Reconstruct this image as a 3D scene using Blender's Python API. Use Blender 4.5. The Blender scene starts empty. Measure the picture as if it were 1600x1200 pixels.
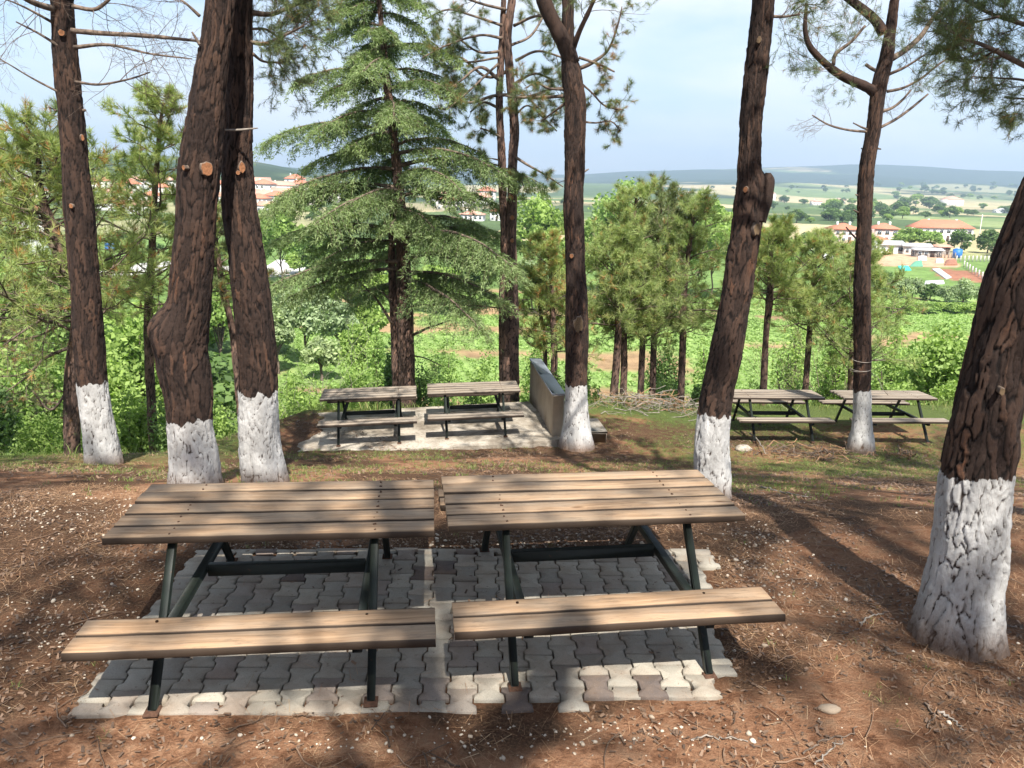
import bpy, math, random
import numpy as np
from mathutils import Matrix, Vector

# ------------------------------------------------------------------ camera, world, sun, exposure
SC = bpy.context.scene
COL = SC.collection
F, PITCH, ROLL, CAMH = 1233.0, 0.2454, 0.022, 2.605      # pixels of a 1600 px wide picture, radians, metres
cp, sp, cr, sr = math.cos(PITCH), math.sin(PITCH), math.cos(ROLL), math.sin(ROLL)
RIGHT = np.array([1, 0, 0.]); FWD = np.array([0, cp, -sp]); DOWN = np.array([0, -sp, -cp])
X = cr*RIGHT - sr*DOWN; Y = -sr*RIGHT - cr*DOWN; Z = -FWD
cam_data = bpy.data.cameras.new('camera')
cam = bpy.data.objects.new('camera', cam_data); COL.objects.link(cam)
cam.matrix_world = Matrix(((X[0], Y[0], Z[0], 0), (X[1], Y[1], Z[1], 0), (X[2], Y[2], Z[2], CAMH), (0, 0, 0, 1)))
cam_data.sensor_width = 36.0; cam_data.lens = 36.0*F/1600; cam_data.clip_start = .05; cam_data.clip_end = 20000
SC.camera = cam
SUN_VEC = np.array([-.066, .28, -.40]); SUN_VEC /= np.linalg.norm(SUN_VEC)
sun_el = math.asin(-SUN_VEC[2]); sun_az = math.atan2(-SUN_VEC[0], -SUN_VEC[1])
w = bpy.data.worlds.new('World'); SC.world = w; w.use_nodes = True
nt = w.node_tree; N = nt.nodes; L = nt.links; N.clear()
out = N.new('ShaderNodeOutputWorld'); bg = N.new('ShaderNodeBackground'); sky = N.new('ShaderNodeTexSky')
sky.sky_type = 'NISHITA'; sky.sun_disc = False; sky.sun_elevation = sun_el; sky.sun_rotation = sun_az
sky.air_density = 1.1; sky.dust_density = .9; sky.ozone_density = 3.0
bg.inputs[1].default_value = 0.09
tc = N.new('ShaderNodeTexCoord'); mp = N.new('ShaderNodeMapping'); mp.inputs['Scale'].default_value = (1.3, 1.3, 4.2)
nz = N.new('ShaderNodeTexNoise'); nz.inputs['Scale'].default_value = 1.9; nz.inputs['Detail'].default_value = 8; nz.inputs['Roughness'].default_value = .55
rp = N.new('ShaderNodeValToRGB'); rp.color_ramp.elements[0].position = .40; rp.color_ramp.elements[1].position = .62
rp.color_ramp.elements[0].color = (0, 0, 0, 1); rp.color_ramp.elements[1].color = (.85, .85, .85, 1)
mx = N.new('ShaderNodeMix'); mx.data_type = 'RGBA'; mx.inputs[7].default_value = (6.0, 6.15, 6.4, 1)
L.new(tc.outputs['Generated'], mp.inputs[0]); L.new(mp.outputs[0], nz.inputs['Vector']); L.new(nz.outputs[0], rp.inputs[0])
L.new(rp.outputs[0], mx.inputs[0]); 
gz_ = N.new('ShaderNodeSeparateXYZ'); L.new(tc.outputs['Generated'], gz_.inputs[0]); hr_ = N.new('ShaderNodeMapRange'); hr_.interpolation_type = 'SMOOTHSTEP'
hr_.inputs['From Min'].default_value = -.02; hr_.inputs['From Max'].default_value = .30; hr_.inputs['To Min'].default_value = .85; hr_.inputs['To Max'].default_value = 0; L.new(gz_.outputs[2], hr_.inputs[0])
hm_ = N.new('ShaderNodeMix'); hm_.data_type = 'RGBA'; hm_.inputs[7].default_value = (3.9, 4.6, 5.5, 1); L.new(hr_.outputs[0], hm_.inputs[0]); L.new(sky.outputs[0], hm_.inputs[6]); L.new(hm_.outputs[2], mx.inputs[6]); L.new(mx.outputs[2], bg.inputs[0]); L.new(bg.outputs[0], out.inputs[0])
sd = bpy.data.lights.new('sun', 'SUN'); sd.energy = 5.0; sd.angle = math.radians(.55); sd.color = (1, .955, .88)
sun = bpy.data.objects.new('sun', sd); COL.objects.link(sun)
sun.rotation_euler = Vector(SUN_VEC).to_track_quat('-Z', 'Y').to_euler(); sun.location = (5, -10, 30)
SC.view_settings.view_transform = 'Standard'; SC.view_settings.look = 'None'; SC.view_settings.gamma = 1
SC.view_settings.exposure = 1.15; SC.view_settings.use_curve_mapping = False
SC.cycles.use_denoising = True
SC.cycles.max_bounces = 8; SC.cycles.diffuse_bounces = 3; SC.cycles.transmission_bounces = 4; SC.cycles.transparent_max_bounces = 4
SC.cycles.volume_bounces = 0
SC.cycles.sample_clamp_indirect = 6

# ------------------------------------------------------------------ maths helpers
def smooth(a, b, x):
    t = np.clip((np.asarray(x, float)-a)/(b-a), 0, 1); return t*t*(3-2*t)
def hash3(i, j, k, s=0):
    n = (i.astype(np.int64)*374761393 + j.astype(np.int64)*668265263 + k.astype(np.int64)*2147483647 + s*974711) & 0xffffffff
    n = ((n ^ (n >> 13))*1274126177) & 0xffffffff
    n = ((n ^ (n >> 16))*2246822519) & 0xffffffff
    return ((n ^ (n >> 15)) & 0xffffff)/float(0xffffff)
def vnoise(x, y, z=0, s=0):
    x, y, z = np.broadcast_arrays(np.asarray(x, float), y, z)
    i, j, k = np.floor(x).astype(int), np.floor(y).astype(int), np.floor(z).astype(int)
    u, v, q = x-i, y-j, z-k
    u, v, q = u*u*(3-2*u), v*v*(3-2*v), q*q*(3-2*q)
    r = 0
    for a in (0, 1):
        for b in (0, 1):
            for c in (0, 1):
                r = r + hash3(i+a, j+b, k+c, s)*(u if a else 1-u)*(v if b else 1-v)*(q if c else 1-q)
    return r
def fbm(x, y, z=0, o=4, s=0):
    r, a, t = 0, .5, 0
    for n in range(o):
        r = r + a*vnoise(np.asarray(x)*2**n, np.asarray(y)*2**n, np.asarray(z)*2**n, s+n*17); t += a; a *= .5
    return r/t
def unit(v):
    v = np.asarray(v, float); return v/np.maximum(np.linalg.norm(v, axis=-1, keepdims=True), 1e-9)

# ------------------------------------------------------------------ terrain height
def hgt(x, y):
    x, y = np.broadcast_arrays(np.asarray(x, float), np.asarray(y, float))
    t = np.clip(3.0-y, 0, 3.6); near = .30*t*np.clip(t, 0, 1)**.5
    top = np.interp(y, [5.5, 6.3, 7.5, 9, 11.2, 12.6, 13.3, 17, 60], [0, -.08, -.38, -.85, -1.48, -1.83, -1.94, -2.05, -4])
    right = smooth(2.2, 4, x)*smooth(12.5, 14, y)
    top = top - right*(.045*(y-14.2)) + right*.02*(x-5)
    und = .05*(fbm(x*.5, y*.5, 0, 3, 5)-.5)*smooth(5.5, 7.5, y)*(1-smooth(12.4, 13.2, y)*smooth(-4.6, -4, x)*(1-smooth(1, 1.6, x)))
    e = np.interp(x, [-40, -9, -6, -4.3, 1, 3, 30], [9.6, 10.6, 11.8, 15.7, 16.3, 17.6, 18.4])
    s = y-e
    drop = np.where(s > 0, .62*s*np.clip(s/2.5, 0, 1)**.6, 0)
    hill = top+near+und-drop
    ax = x/np.maximum(y, 30)
    val = -12.5 + 1.3*(fbm(x/60+3, y/60, 0, 3, 9)-.5)*smooth(45, 120, y)
    val = val + 5*(fbm(x/220, y/220, 0, 3, 11)-.5)*smooth(250, 700, y)
    wl = 1-smooth(-.36, -.12, ax)
    val = val + wl*(smooth(170, 1500, y)*(46+26*(fbm(x/300, y/300, 0, 3, 21)-.5))) - wl*smooth(1500, 2600, y)*30
    val = val + smooth(1300, 3600, y)*(48+60*(fbm(x/900, y/900, 0, 3, 31)-.5))
    rd = 50+85*smooth(.05, .42, ax) + 75*(fbm(x/1500+9, y/2500, 0, 4, 41)-.5)
    val = val + smooth(3400, 5300, y)*rd
    return np.maximum(hill, val) + .35*np.exp(-np.abs(hill-val)/.8)
def ray(px, py):
    dx, dy = px-800., py-600.
    u, v = dx*cr+dy*sr, -dx*sr+dy*cr
    return RIGHT*u/F + DOWN*v/F + FWD
def at(px, py, d):                       # the point at ground distance d ahead on the line of sight through a photo pixel
    r = ray(px, py); t = d/r[1]; return np.array([0, 0, CAMH])+r*t
def G(px, py, z=None):                   # where that line of sight meets the ground (or a level z)
    r = ray(px, py)
    if z is not None: return np.array([0, 0, CAMH])+r*((z-CAMH)/r[2])
    ts = np.geomspace(1.5, 7000, 6000); P = r[None]*ts[:, None]+np.array([0, 0, CAMH])
    b = P[:, 2]-hgt(P[:, 0], P[:, 1]); k = np.argmax(b < 0)
    return P[k] if b[k] < 0 else P[-1]
def on(x, y, dz=0): return (float(x), float(y), float(hgt(x, y))+dz)
def zc(P): return float(np.dot(np.asarray(P)-np.array([0, 0, CAMH]), FWD))

# ------------------------------------------------------------------ object helpers
def put(name, data, loc=(0, 0, 0), parent=None, rot=(0, 0, 0), scale=(1, 1, 1)):
    o = bpy.data.objects.new(name, data); COL.objects.link(o)
    o.location = [float(c) for c in loc]; o.rotation_euler = rot; o.scale = scale if hasattr(scale, '__len__') else (scale,)*3
    if parent is not None: o.parent = parent
    return o
def tag(o, label=None, cat=None, group=None, kind=None):
    if label: o['label'] = label
    if cat: o['category'] = cat
    if group: o['group'] = group
    if kind: o['kind'] = kind
    return o
def thing(name, label, cat, loc=(0, 0, 0), rz=0, group=None, scale=(1, 1, 1)):
    return tag(put(name, None, loc, None, (0, 0, rz), scale), label, cat, group)
def copy_thing(o, loc, rz=0, scale=None, label=None, group=None, parent=None):
    c = o.copy(); COL.objects.link(c); c.parent = parent
    if parent is None:
        c.location = [float(v) for v in loc]; c.rotation_euler = (0, 0, rz)
        if scale is not None: c.scale = scale if hasattr(scale, '__len__') else (scale,)*3
        if label: c['label'] = label
        if group: c['group'] = group
    for ch in list(o.children): copy_thing(ch, None, parent=c)
    return c

class Buf:
    """collects geometry (numpy) and builds ONE mesh"""
    def __init__(s): s.v, s.q, s.t, s.a, s.n = [], [], [], [], 0; s.qm, s.tm = [], []
    def add(s, v, quads=None, tris=None, tint=0.5, mat=0):
        v = np.asarray(v, float).reshape(-1, 3); s.v.append(v)
        s.a.append(np.broadcast_to(np.asarray(tint, float), (len(v),)))
        if quads is not None and len(quads): s.q.append(np.asarray(quads).reshape(-1, 4)+s.n); s.qm.append(np.full(len(s.q[-1]), mat))
        if tris is not None and len(tris): s.t.append(np.asarray(tris).reshape(-1, 3)+s.n); s.tm.append(np.full(len(s.t[-1]), mat))
        s.n += len(v); return s
    def box(s, c, h, R=None, tint=.5, mat=0):
        k = np.array([[x, y, z] for z in (-1, 1) for y in (-1, 1) for x in (-1, 1)], float)*np.array(h)
        if R is not None: k = k@np.asarray(R).T
        return s.add(k+np.array(c), [[0, 2, 3, 1], [4, 5, 7, 6], [0, 1, 5, 4], [2, 6, 7, 3], [0, 4, 6, 2], [1, 3, 7, 5]], tint=tint, mat=mat)
    def bar(s, a, b, w, h, tint=.5, up=(0, 0, 1)):
        a, b = np.array(a, float), np.array(b, float); d = unit(b-a); sd_ = unit(np.cross(d, up)); u = np.cross(sd_, d)
        R = np.stack([sd_, d, u], 1); return s.box((a+b)/2, (w/2, np.linalg.norm(b-a)/2, h/2), R, tint)
    def tube(s, P, R, k=6, tint=.5, cap=True):
        P = np.asarray(P, float); n = len(P); R = np.broadcast_to(np.asarray(R, float), (n,))
        T = np.gradient(P, axis=0); T = unit(T)
        ref = np.array([0, 0, 1.]) if abs(T[:, 2]).mean() < .8 else np.array([1., 0, 0])
        A = unit(np.cross(T, ref)); B = np.cross(T, A)
        an = np.arange(k)*2*np.pi/k
        V = P[:, None]+R[:, None, None]*(A[:, None]*np.cos(an)[None, :, None]+B[:, None]*np.sin(an)[None, :, None])
        i = np.arange(n-1)[:, None]*k; j = np.arange(k)[None]; j2 = (j+1) % k
        q = np.stack([i+j, i+j2, i+k+j2, i+k+j], -1).reshape(-1, 4)
        tr = None
        if cap:
            V = np.concatenate([V.reshape(-1, 3), P[:1], P[-1:]]); m = n*k
            jj = np.arange(k); j3 = (jj+1) % k
            tr = np.concatenate([np.stack([j3, jj, np.full(k, m)], -1), np.stack([(n-1)*k+jj, (n-1)*k+j3, np.full(k, m+1)], -1)])
        return s.add(V.reshape(-1, 3), q, tr, tint)
    def mesh(s, name, mats, smoothed=False, attrs=None):
        me = bpy.data.meshes.new(name); V = np.concatenate(s.v)
        Q = np.concatenate(s.q) if s.q else np.zeros((0, 4), int); T = np.concatenate(s.t) if s.t else np.zeros((0, 3), int)
        me.vertices.add(len(V)); me.vertices.foreach_set('co', V.astype(np.float32).ravel())
        me.loops.add(Q.size+T.size); me.loops.foreach_set('vertex_index', np.concatenate([Q.ravel(), T.ravel()]).astype(np.int32))
        me.polygons.add(len(Q)+len(T))
        me.polygons.foreach_set('loop_start', np.concatenate([np.arange(len(Q))*4, len(Q)*4+np.arange(len(T))*3]).astype(np.int32))
        if not isinstance(mats, (list, tuple)): mats = [mats]
        for m in mats: me.materials.append(m)
        if len(mats) > 1: me.polygons.foreach_set('material_index', np.concatenate(s.qm+s.tm).astype(np.int32))
        me.update(calc_edges=True)
        if smoothed: me.polygons.foreach_set('use_smooth', np.ones(len(me.polygons), bool))
        at_ = me.attributes.new('tint', 'FLOAT', 'POINT'); at_.data.foreach_set('value', np.concatenate(s.a).astype(np.float32))
        for k, val in (attrs or {}).items():
            a_ = me.attributes.new(k, 'FLOAT' if val.ndim == 1 else 'FLOAT_COLOR', 'POINT')
            if val.ndim == 1: a_.data.foreach_set('value', val.astype(np.float32))
            else: a_.data.foreach_set('color', np.concatenate([val, np.ones((len(val), 1))], 1).astype(np.float32).ravel())
        return me
    def build(s, name, mats, parent=None, loc=(0, 0, 0), smoothed=False, **k):
        return put(name, s.mesh(name, mats, smoothed), loc, parent, **k)

# ------------------------------------------------------------------ materials
def mat(name, fn):
    m = bpy.data.materials.new(name); m.use_nodes = True; t = m.node_tree; t.nodes.clear()
    o = t.nodes.new('ShaderNodeOutputMaterial'); fn(K(t), o); return m
class K:
    """tiny node-writing kit"""
    def __init__(s, t): s.t = t
    def n(s, typ, **kw):
        o = s.t.nodes.new('ShaderNode'+typ)
        for k, v in kw.items():
            if k.startswith('_'): setattr(o, k[1:], v)
            else: s.set(o, k, v)
        return o
    def set(s, o, k, v):
        inp = o.inputs[int(k[1:])] if k[0] == 'i' and k[1:].isdigit() else o.inputs[k.replace('_', ' ')]
        if isinstance(v, bpy.types.NodeSocket): s.t.links.new(v, inp)
        else:
            if hasattr(v, '__len__') and len(v) == 3 and inp.type == 'RGBA': v = (*v, 1)
            inp.default_value = v
    def attr(s, name, col=False):
        a = s.n('Attribute', _attribute_name=name); return a.outputs['Color' if col else 'Fac']
    def rnd(s): return s.n('ObjectInfo').outputs['Random']
    def obj(s): return s.n('TexCoord').outputs['Object']
    def pos(s): return s.n('NewGeometry').outputs['Position']
    def noise(s, vec, scale, detail=4, rough=.55, sc=None):
        if sc is not None: vec = s.n('Mapping', Vector=vec, Scale=sc).outputs[0]
        return s.n('TexNoise', Vector=vec, Scale=scale, Detail=detail, Roughness=rough).outputs[0]
    def ramp(s, f, stops):
        r = s.n('ValToRGB', Fac=f); e = r.color_ramp.elements
        while len(e) < len(stops): e.new(.5)
        for el, (p, c) in zip(e, stops):
            el.position = p; el.color = (*c, 1) if hasattr(c, '__len__') else (c, c, c, 1)
        return r.outputs[0]
    def mix(s, f, a, b, mode='MIX'):
        m = s.n('Mix', _data_type='RGBA', _blend_type=mode)
        s.set(m, 'i0', f); s.set(m, 'i6', a); s.set(m, 'i7', b); return m.outputs[2]
    def math(s, op, a, b=0., c=None):
        m = s.n('Math', _operation=op); s.set(m, 'i0', a); s.set(m, 'i1', b)
        if c is not None: s.set(m, 'i2', c)
        return m.outputs[0]
    def bump(s, h, st=.3, d=.01, nrm=None):
        b = s.n('Bump', Height=h, Strength=st, Distance=d)
        if nrm is not None: s.set(b, 'Normal', nrm)
        return b.outputs[0]
    def pbr(s, o, col, rough=.8, nrm=None, spec=.3, metal=0.):
        b = s.n('BsdfPrincipled', Base_Color=col, Roughness=rough, Metallic=metal)
        b.inputs['Specular IOR Level'].default_value = spec
        if nrm is not None: s.set(b, 'Normal', nrm)
        s.t.links.new(b.outputs[0], o.inputs[0]); return b

def leaf_mat(name, dark, light, warm=None, trans=.3, objvar=.25, rough=.6):
    def f(k, o):
        t = k.attr('tint'); c = k.ramp(t, [(0, dark), (.85, light)] + ([(1, warm)] if warm else []))
        c = k.mix(k.math('MULTIPLY', k.rnd(), objvar), c, k.mix(1., c, (1.25, 1.1, .55), 'MULTIPLY'))
        b = k.n('BsdfPrincipled', Base_Color=c, Roughness=rough); b.inputs['Specular IOR Level'].default_value = .3
        tr = k.n('BsdfTranslucent', Color=k.mix(1., c, (1.1, 1.25, .6), 'MULTIPLY'))
        m = k.n('MixShader', Fac=trans); k.t.links.new(b.outputs[0], m.inputs[1]); k.t.links.new(tr.outputs[0], m.inputs[2])
        k.t.links.new(m.outputs[0], o.inputs[0])
    return mat(name, f)
def simple(name, col, rough=.8, var=.25, scale=8., bump=0., spec=.3, metal=0., col2=None):
    def f(k, o):
        n_ = k.noise(k.obj(), scale, 5)
        c2 = col2 or tuple(c*(1-var) for c in col)
        c = k.mix(k.ramp(n_, [(.35, 0.), (.65, 1.)]), c2, col)
        c = k.mix(k.math('MULTIPLY', k.rnd(), .25), c, k.mix(1., c, (.7, .7, .7), 'MULTIPLY'))
        k.pbr(o, c, rough, k.bump(n_, bump, .01) if bump else None, spec, metal)
    return mat(name, f)

M = {}
def wood(c1, c2, c3, grey):
    def f(k, o):
        v = k.obj(); r = k.rnd()
        off = k.n('CombineXYZ', X=k.math('MULTIPLY', r, 37.), Y=k.math('MULTIPLY', r, 11.), Z=r).outputs[0]
        p = k.n('VectorMath', _operation='ADD'); k.set(p, 'i0', v); k.set(p, 'i1', off); p = p.outputs[0]
        warp = k.noise(p, 2.2, 2, .5, (.7, 3, 3))
        wv = k.n('VectorMath', _operation='MULTIPLY_ADD'); k.set(wv, 'i0', k.n('CombineXYZ', Y=warp, Z=warp).outputs[0]); k.set(wv, 'i1', (0, .09, .05)); k.set(wv, 'i2', p)
        grain = k.noise(wv.outputs[0], 1., 5, .6, (1.2, 42, 42))
        fine = k.noise(p, 1., 4, .7, (6, 260, 260))
        c = k.ramp(grain, [(.3, c1), (.5, c2), (.7, c3)])
        big = k.noise(p, 2.6, 4, .6, (1, 3, 3))
        c = k.mix(k.ramp(big, [(.38, 0.), (.7, .75)]), c, grey)
        c = k.mix(k.math('MULTIPLY', k.ramp(fine, [(.3, 1.), (.55, 0.)]), .35), c, (.06, .04, .03))
        st = k.noise(p, 5., 5, .7, (1.5, 5, 5)); c = k.mix(k.ramp(st, [(.55, 0.), (.72, .55)]), c, (.095, .07, .052))
        # knots
        vo = k.n('TexVoronoi', Vector=k.n('Mapping', Vector=p, Scale=(3.1, 9., 9.)).outputs[0], Scale=1.); vo.inputs['Randomness'].default_value = 1
        kn = k.ramp(vo.outputs['Distance'], [(.05, 1.), (.16, .0)])
        sel = k.ramp(k.n('SeparateColor', Color=vo.outputs['Color']).outputs[0], [(.55, 0.), (.6, 1.)])
        c = k.mix(k.math('MULTIPLY', k.math('MULTIPLY', kn, sel), .8), c, (.09, .045, .022))
        c = k.mix(k.math('MULTIPLY', r, .4), c, k.mix(1., c, (.72, .68, .64), 'MULTIPLY'))
        ay = k.math('ABSOLUTE', k.n('SeparateXYZ', Vector=v).outputs[1]); c = k.mix(k.ramp(k.math('ADD', ay, k.math('MULTIPLY', k.math('SUBTRACT', fine, .5), .006)), [(.0635, 0.), (.0690, .96)]), c, (.03, .02, .014))  # plank edges darkened: grime, plus shade of the gaps painted into the colour
        h = k.math('ADD', k.math('MULTIPLY', grain, .6), k.math('MULTIPLY', fine, .6))
        k.pbr(o, c, .78, k.bump(h, .45, .004), .25)
    return f
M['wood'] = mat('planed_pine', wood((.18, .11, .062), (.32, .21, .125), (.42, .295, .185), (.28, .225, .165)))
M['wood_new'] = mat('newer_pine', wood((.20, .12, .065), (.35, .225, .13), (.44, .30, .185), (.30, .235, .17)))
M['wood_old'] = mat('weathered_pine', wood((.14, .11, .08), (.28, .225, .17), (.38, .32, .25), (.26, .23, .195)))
def fsteel(k, o):
    n_ = k.noise(k.obj(), 9, 6, .65); c = k.mix(k.ramp(n_, [(.35, 0.), (.7, 1.)]), (.005, .007, .005), (.010, .016, .011))
    ru = k.ramp(k.noise(k.obj(), 26, 6, .7), [(.63, 0.), (.72, 1.)])
    c = k.mix(k.math('MULTIPLY', ru, .5), c, (.12, .05, .02)); k.pbr(o, c, .55, k.bump(n_, .08, .004), .35)
M['steel'] = mat('dark_green_painted_steel', fsteel)
M['rust'] = simple('rusty_foot', (.10, .05, .03), .9, .5, 60, .3)
def fpaver(k, o):
    r = k.rnd(); ob = k.pos()
    c = k.ramp(r, [(0, (.27, .25, .205)), (.25, (.35, .318, .26)), (.5, (.22, .205, .175)), (.7, (.31, .28, .228)), (.92, (.24, .2, .17)), (.975, (.10, .08, .072))])
    big = k.noise(ob, 5., 5, .65); c = k.mix(k.ramp(big, [(.42, 0.), (.68, .5)]), c, (.20, .14, .095))
    f_ = k.noise(ob, 160., 4, .7); c = k.mix(k.ramp(f_, [(.3, .45), (.5, 0.)]), c, (.1, .085, .07))
    c = k.mix(k.ramp(f_, [(.6, 0.), (.75, .35)]), c, (.55, .52, .47))
    st = k.noise(ob, 38., 3, .5); c = k.mix(k.ramp(st, [(.66, 0.), (.72, .55)]), c, (.12, .07, .04))
    h = k.math('ADD', f_, k.math('MULTIPLY', k.noise(ob, 40., 4), 1.4))
    k.pbr(o, c, .9, k.bump(h, .5, .004), .2)
M['paver'] = mat('worn_concrete_paver', fpaver)
def fconc(k, o):
    v = k.pos(); n1 = k.noise(v, 1.6, 6, .6); n2 = k.noise(v, 22, 5, .7)
    c = k.ramp(n1, [(.33, (.11, .088, .065)), (.46, (.25, .215, .17)), (.6, (.42, .375, .31))])
    c = k.mix(k.ramp(n2, [(.5, 0.), (.68, .7)]), c, (.15, .115, .08))
    k.pbr(o, c, .92, k.bump(k.math('ADD', n2, n1), .8, .03), .2)
M['slab'] = mat('rough_concrete_slab', fconc)
def fwall(k, o):
    v = k.pos(); n1 = k.noise(v, 2.2, 6, .6, (1, 1, .6)); n2 = k.noise(v, 40, 5, .7)
    c = k.ramp(n1, [(.3, (.36, .31, .25)), (.55, (.52, .465, .385)), (.75, (.50, .46, .40))])
    z_ = k.n('SeparateXYZ', Vector=k.obj()).outputs[2]
    dirt = k.ramp(k.math('ADD', z_, k.math('MULTIPLY', n1, .5)), [(.2, .75), (.55, 0.)])
    c = k.mix(dirt, c, (.22, .14, .08)); k.pbr(o, c, .9, k.bump(n2, .4, .008), .2)
M['wall'] = mat('stained_render', fwall)
M['cap'] = simple('polished_grey_cap', (.34, .37, .42), .32, .15, 30, 0, .6)
def fbark(k, o, g=1.):
    v = k.obj(); cr_ = k.attr('crack'); pa = k.attr('paint'); t = k.attr('tint')
    n1 = k.noise(v, 5., 5, .6, (1, 1, .5)); n2 = k.noise(v, 70, 5, .7, (1, 1, .45)); n3 = k.noise(v, 240, 3, .6)
    c = k.ramp(k.math('ADD', k.math('MULTIPLY', n1, .6), k.math('MULTIPLY', t, .4)), [(.28, (.016, .010, .008)), (.45, (.032, .020, .015)), (.58, (.058, .034, .024)), (.7, (.088, .05, .033)), (.85, (.16, .07, .036))])
    if g != 1.: c = k.mix(1., c, (g, g*1.05, g*1.12), 'MULTIPLY')
    c = k.mix(k.ramp(n2, [(.35, .75), (.6, 0.)]), c, (.05*g, .032*g, .025*g))
    c = k.mix(k.ramp(cr_, [(.15, .97), (.7, 0.)]), c, (.010, .007, .006))
    pw = k.mix(k.ramp(n1, [(.35, 0.), (.7, 1.)]), (.34, .33, .315), (.58, .57, .55))
    pw = k.mix(k.ramp(n2, [(.56, 0.), (.66, .6)]), pw, (.30, .27, .24))
    pw = k.mix(k.ramp(cr_, [(.08, 1.), (.32, 0.)]), pw, (.06, .045, .038))
    pf = k.math('ADD', pa, k.math('MULTIPLY', k.math('SUBTRACT', n2, .5), .9))
    pf = k.ramp(pf, [(.44, 0.), (.56, 1.)])
    c = k.mix(pf, c, pw)
    zl = k.n('SeparateXYZ', Vector=v).outputs[2]; c = k.mix(k.ramp(k.math('ADD', zl, k.math('MULTIPLY', n2, .22)), [(.14, .9), (.36, 0.)]), c, (.14, .085, .055))
    h = k.math('ADD', k.math('MULTIPLY', n2, 1.), k.math('MULTIPLY', n3, .4))
    k.pbr(o, c, .88, k.bump(h, 1., .014), .2)
M['bark'] = mat('pine_bark', fbark)
M['bark_bg'] = mat('pale_pine_bark', lambda k, o: fbark(k, o, 2.6))
def ftwig(k, o):
    n_ = k.noise(k.obj(), 14, 4); c = k.ramp(n_, [(.35, (.06, .045, .035)), (.65, (.20, .15, .115))]); k.pbr(o, c, .9, None, .15)
M['twig'] = mat('branch_bark', ftwig)
M['greywood'] = simple('dead_grey_wood', (.30, .26, .22), .9, .5, 20)
M['cut'] = simple('fresh_cut_wood', (.29, .125, .055), .8, .45, 60, .2)
M['cut_old'] = simple('old_cut_wood', (.15, .10, .055), .85, .35, 40, .2)
M['needle'] = leaf_mat('pine_needles', (.07, .10, .045), (.18, .235, .10), (.32, .16, .06), .25)
M['needle_brt'] = leaf_mat('sunlit_pine_needles', (.15, .21, .075), (.38, .46, .18), (.5, .27, .12), .4)
M['cedar'] = leaf_mat('cedar_needles', (.055, .095, .04), (.27, .345, .145), None, .35, .0)
M['leaf'] = leaf_mat('broad_leaves', (.12, .20, .05), (.36, .49, .15), None, .42)
M['leaf_dk'] = leaf_mat('dark_broad_leaves', (.06, .11, .035), (.16, .25, .08), None, .35)
M['leaf_grey'] = leaf_mat('willow_leaves', (.16, .22, .12), (.38, .47, .26), None, .35)
M['leaf_dry'] = leaf_mat('dry_leaves', (.22, .13, .06), (.42, .28, .14), None, .3)
M['grass'] = leaf_mat('grass_blades', (.09, .14, .03), (.22, .28, .08), (.38, .30, .14), .3, 0)
M['crop'] = leaf_mat('crop_leaves', (.15, .24, .06), (.34, .48, .15), None, .35, 0)
M['litter'] = leaf_mat('fallen_needles', (.14, .07, .035), (.42, .25, .14), (.5, .36, .22), .1, 0)
M['chip'] = leaf_mat('bark_chips', (.05, .032, .022), (.22, .14, .09), (.42, .33, .24), .0, 0)
M['pebble'] = leaf_mat('pale_pebbles', (.20, .15, .105), (.50, .43, .34), None, .0, 0, .8)
def fground(k, o):
    p = k.pos(); near = k.attr('near'); moss = k.attr('moss'); col = k.attr('col', True); dark = k.attr('dark')
    n1 = k.noise(p, .9, 5, .6); n2 = k.noise(p, 7., 6, .7); n3 = k.noise(p, 60., 5, .75); n4 = k.noise(p, 260., 3, .7)
    soil = k.ramp(n2, [(.28, (.09, .042, .023)), (.43, (.25, .12, .064)), (.55, (.42, .225, .128)), (.7, (.56, .35, .215))])
    lit = k.ramp(n3, [(.32, (.022, .014, .010)), (.5, (.07, .041, .025)), (.68, (.25, .15, .085))])
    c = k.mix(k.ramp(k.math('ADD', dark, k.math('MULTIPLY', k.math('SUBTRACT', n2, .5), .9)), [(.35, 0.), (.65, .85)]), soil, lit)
    c = k.mix(k.ramp(n4, [(.3, .5), (.5, 0.)]), c, (.05, .03, .02))
    c = k.mix(k.ramp(n3, [(.62, 0.), (.76, .5)]), c, (.46, .30, .18))
    gr = k.ramp(n3, [(.3, (.05, .075, .02)), (.6, (.13, .18, .05)), (.8, (.22, .24, .09))])
    mf = k.ramp(k.math('ADD', moss, k.math('MULTIPLY', k.math('SUBTRACT', n2, .5), 1.1)), [(.4, 0.), (.7, .9)])
    c = k.mix(mf, c, gr)
    fn = k.noise(p, .55, 6, .65); ff = k.noise(p, .02, 6, .7)
    fc = k.mix(1., col, k.ramp(fn, [(.3, .62), (.7, 1.25)]), 'MULTIPLY'); fc = k.mix(1., fc, k.ramp(ff, [(.3, .7), (.7, 1.2)]), 'MULTIPLY')
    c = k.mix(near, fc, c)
    h = k.math('ADD', k.math('MULTIPLY', n2, 2.), k.math('ADD', n3, k.math('MULTIPLY', n4, .35)))
    k.pbr(o, c, .95, k.bump(h, 1., .035), .1)
M['ground'] = mat('ground_surface', fground)

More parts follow.
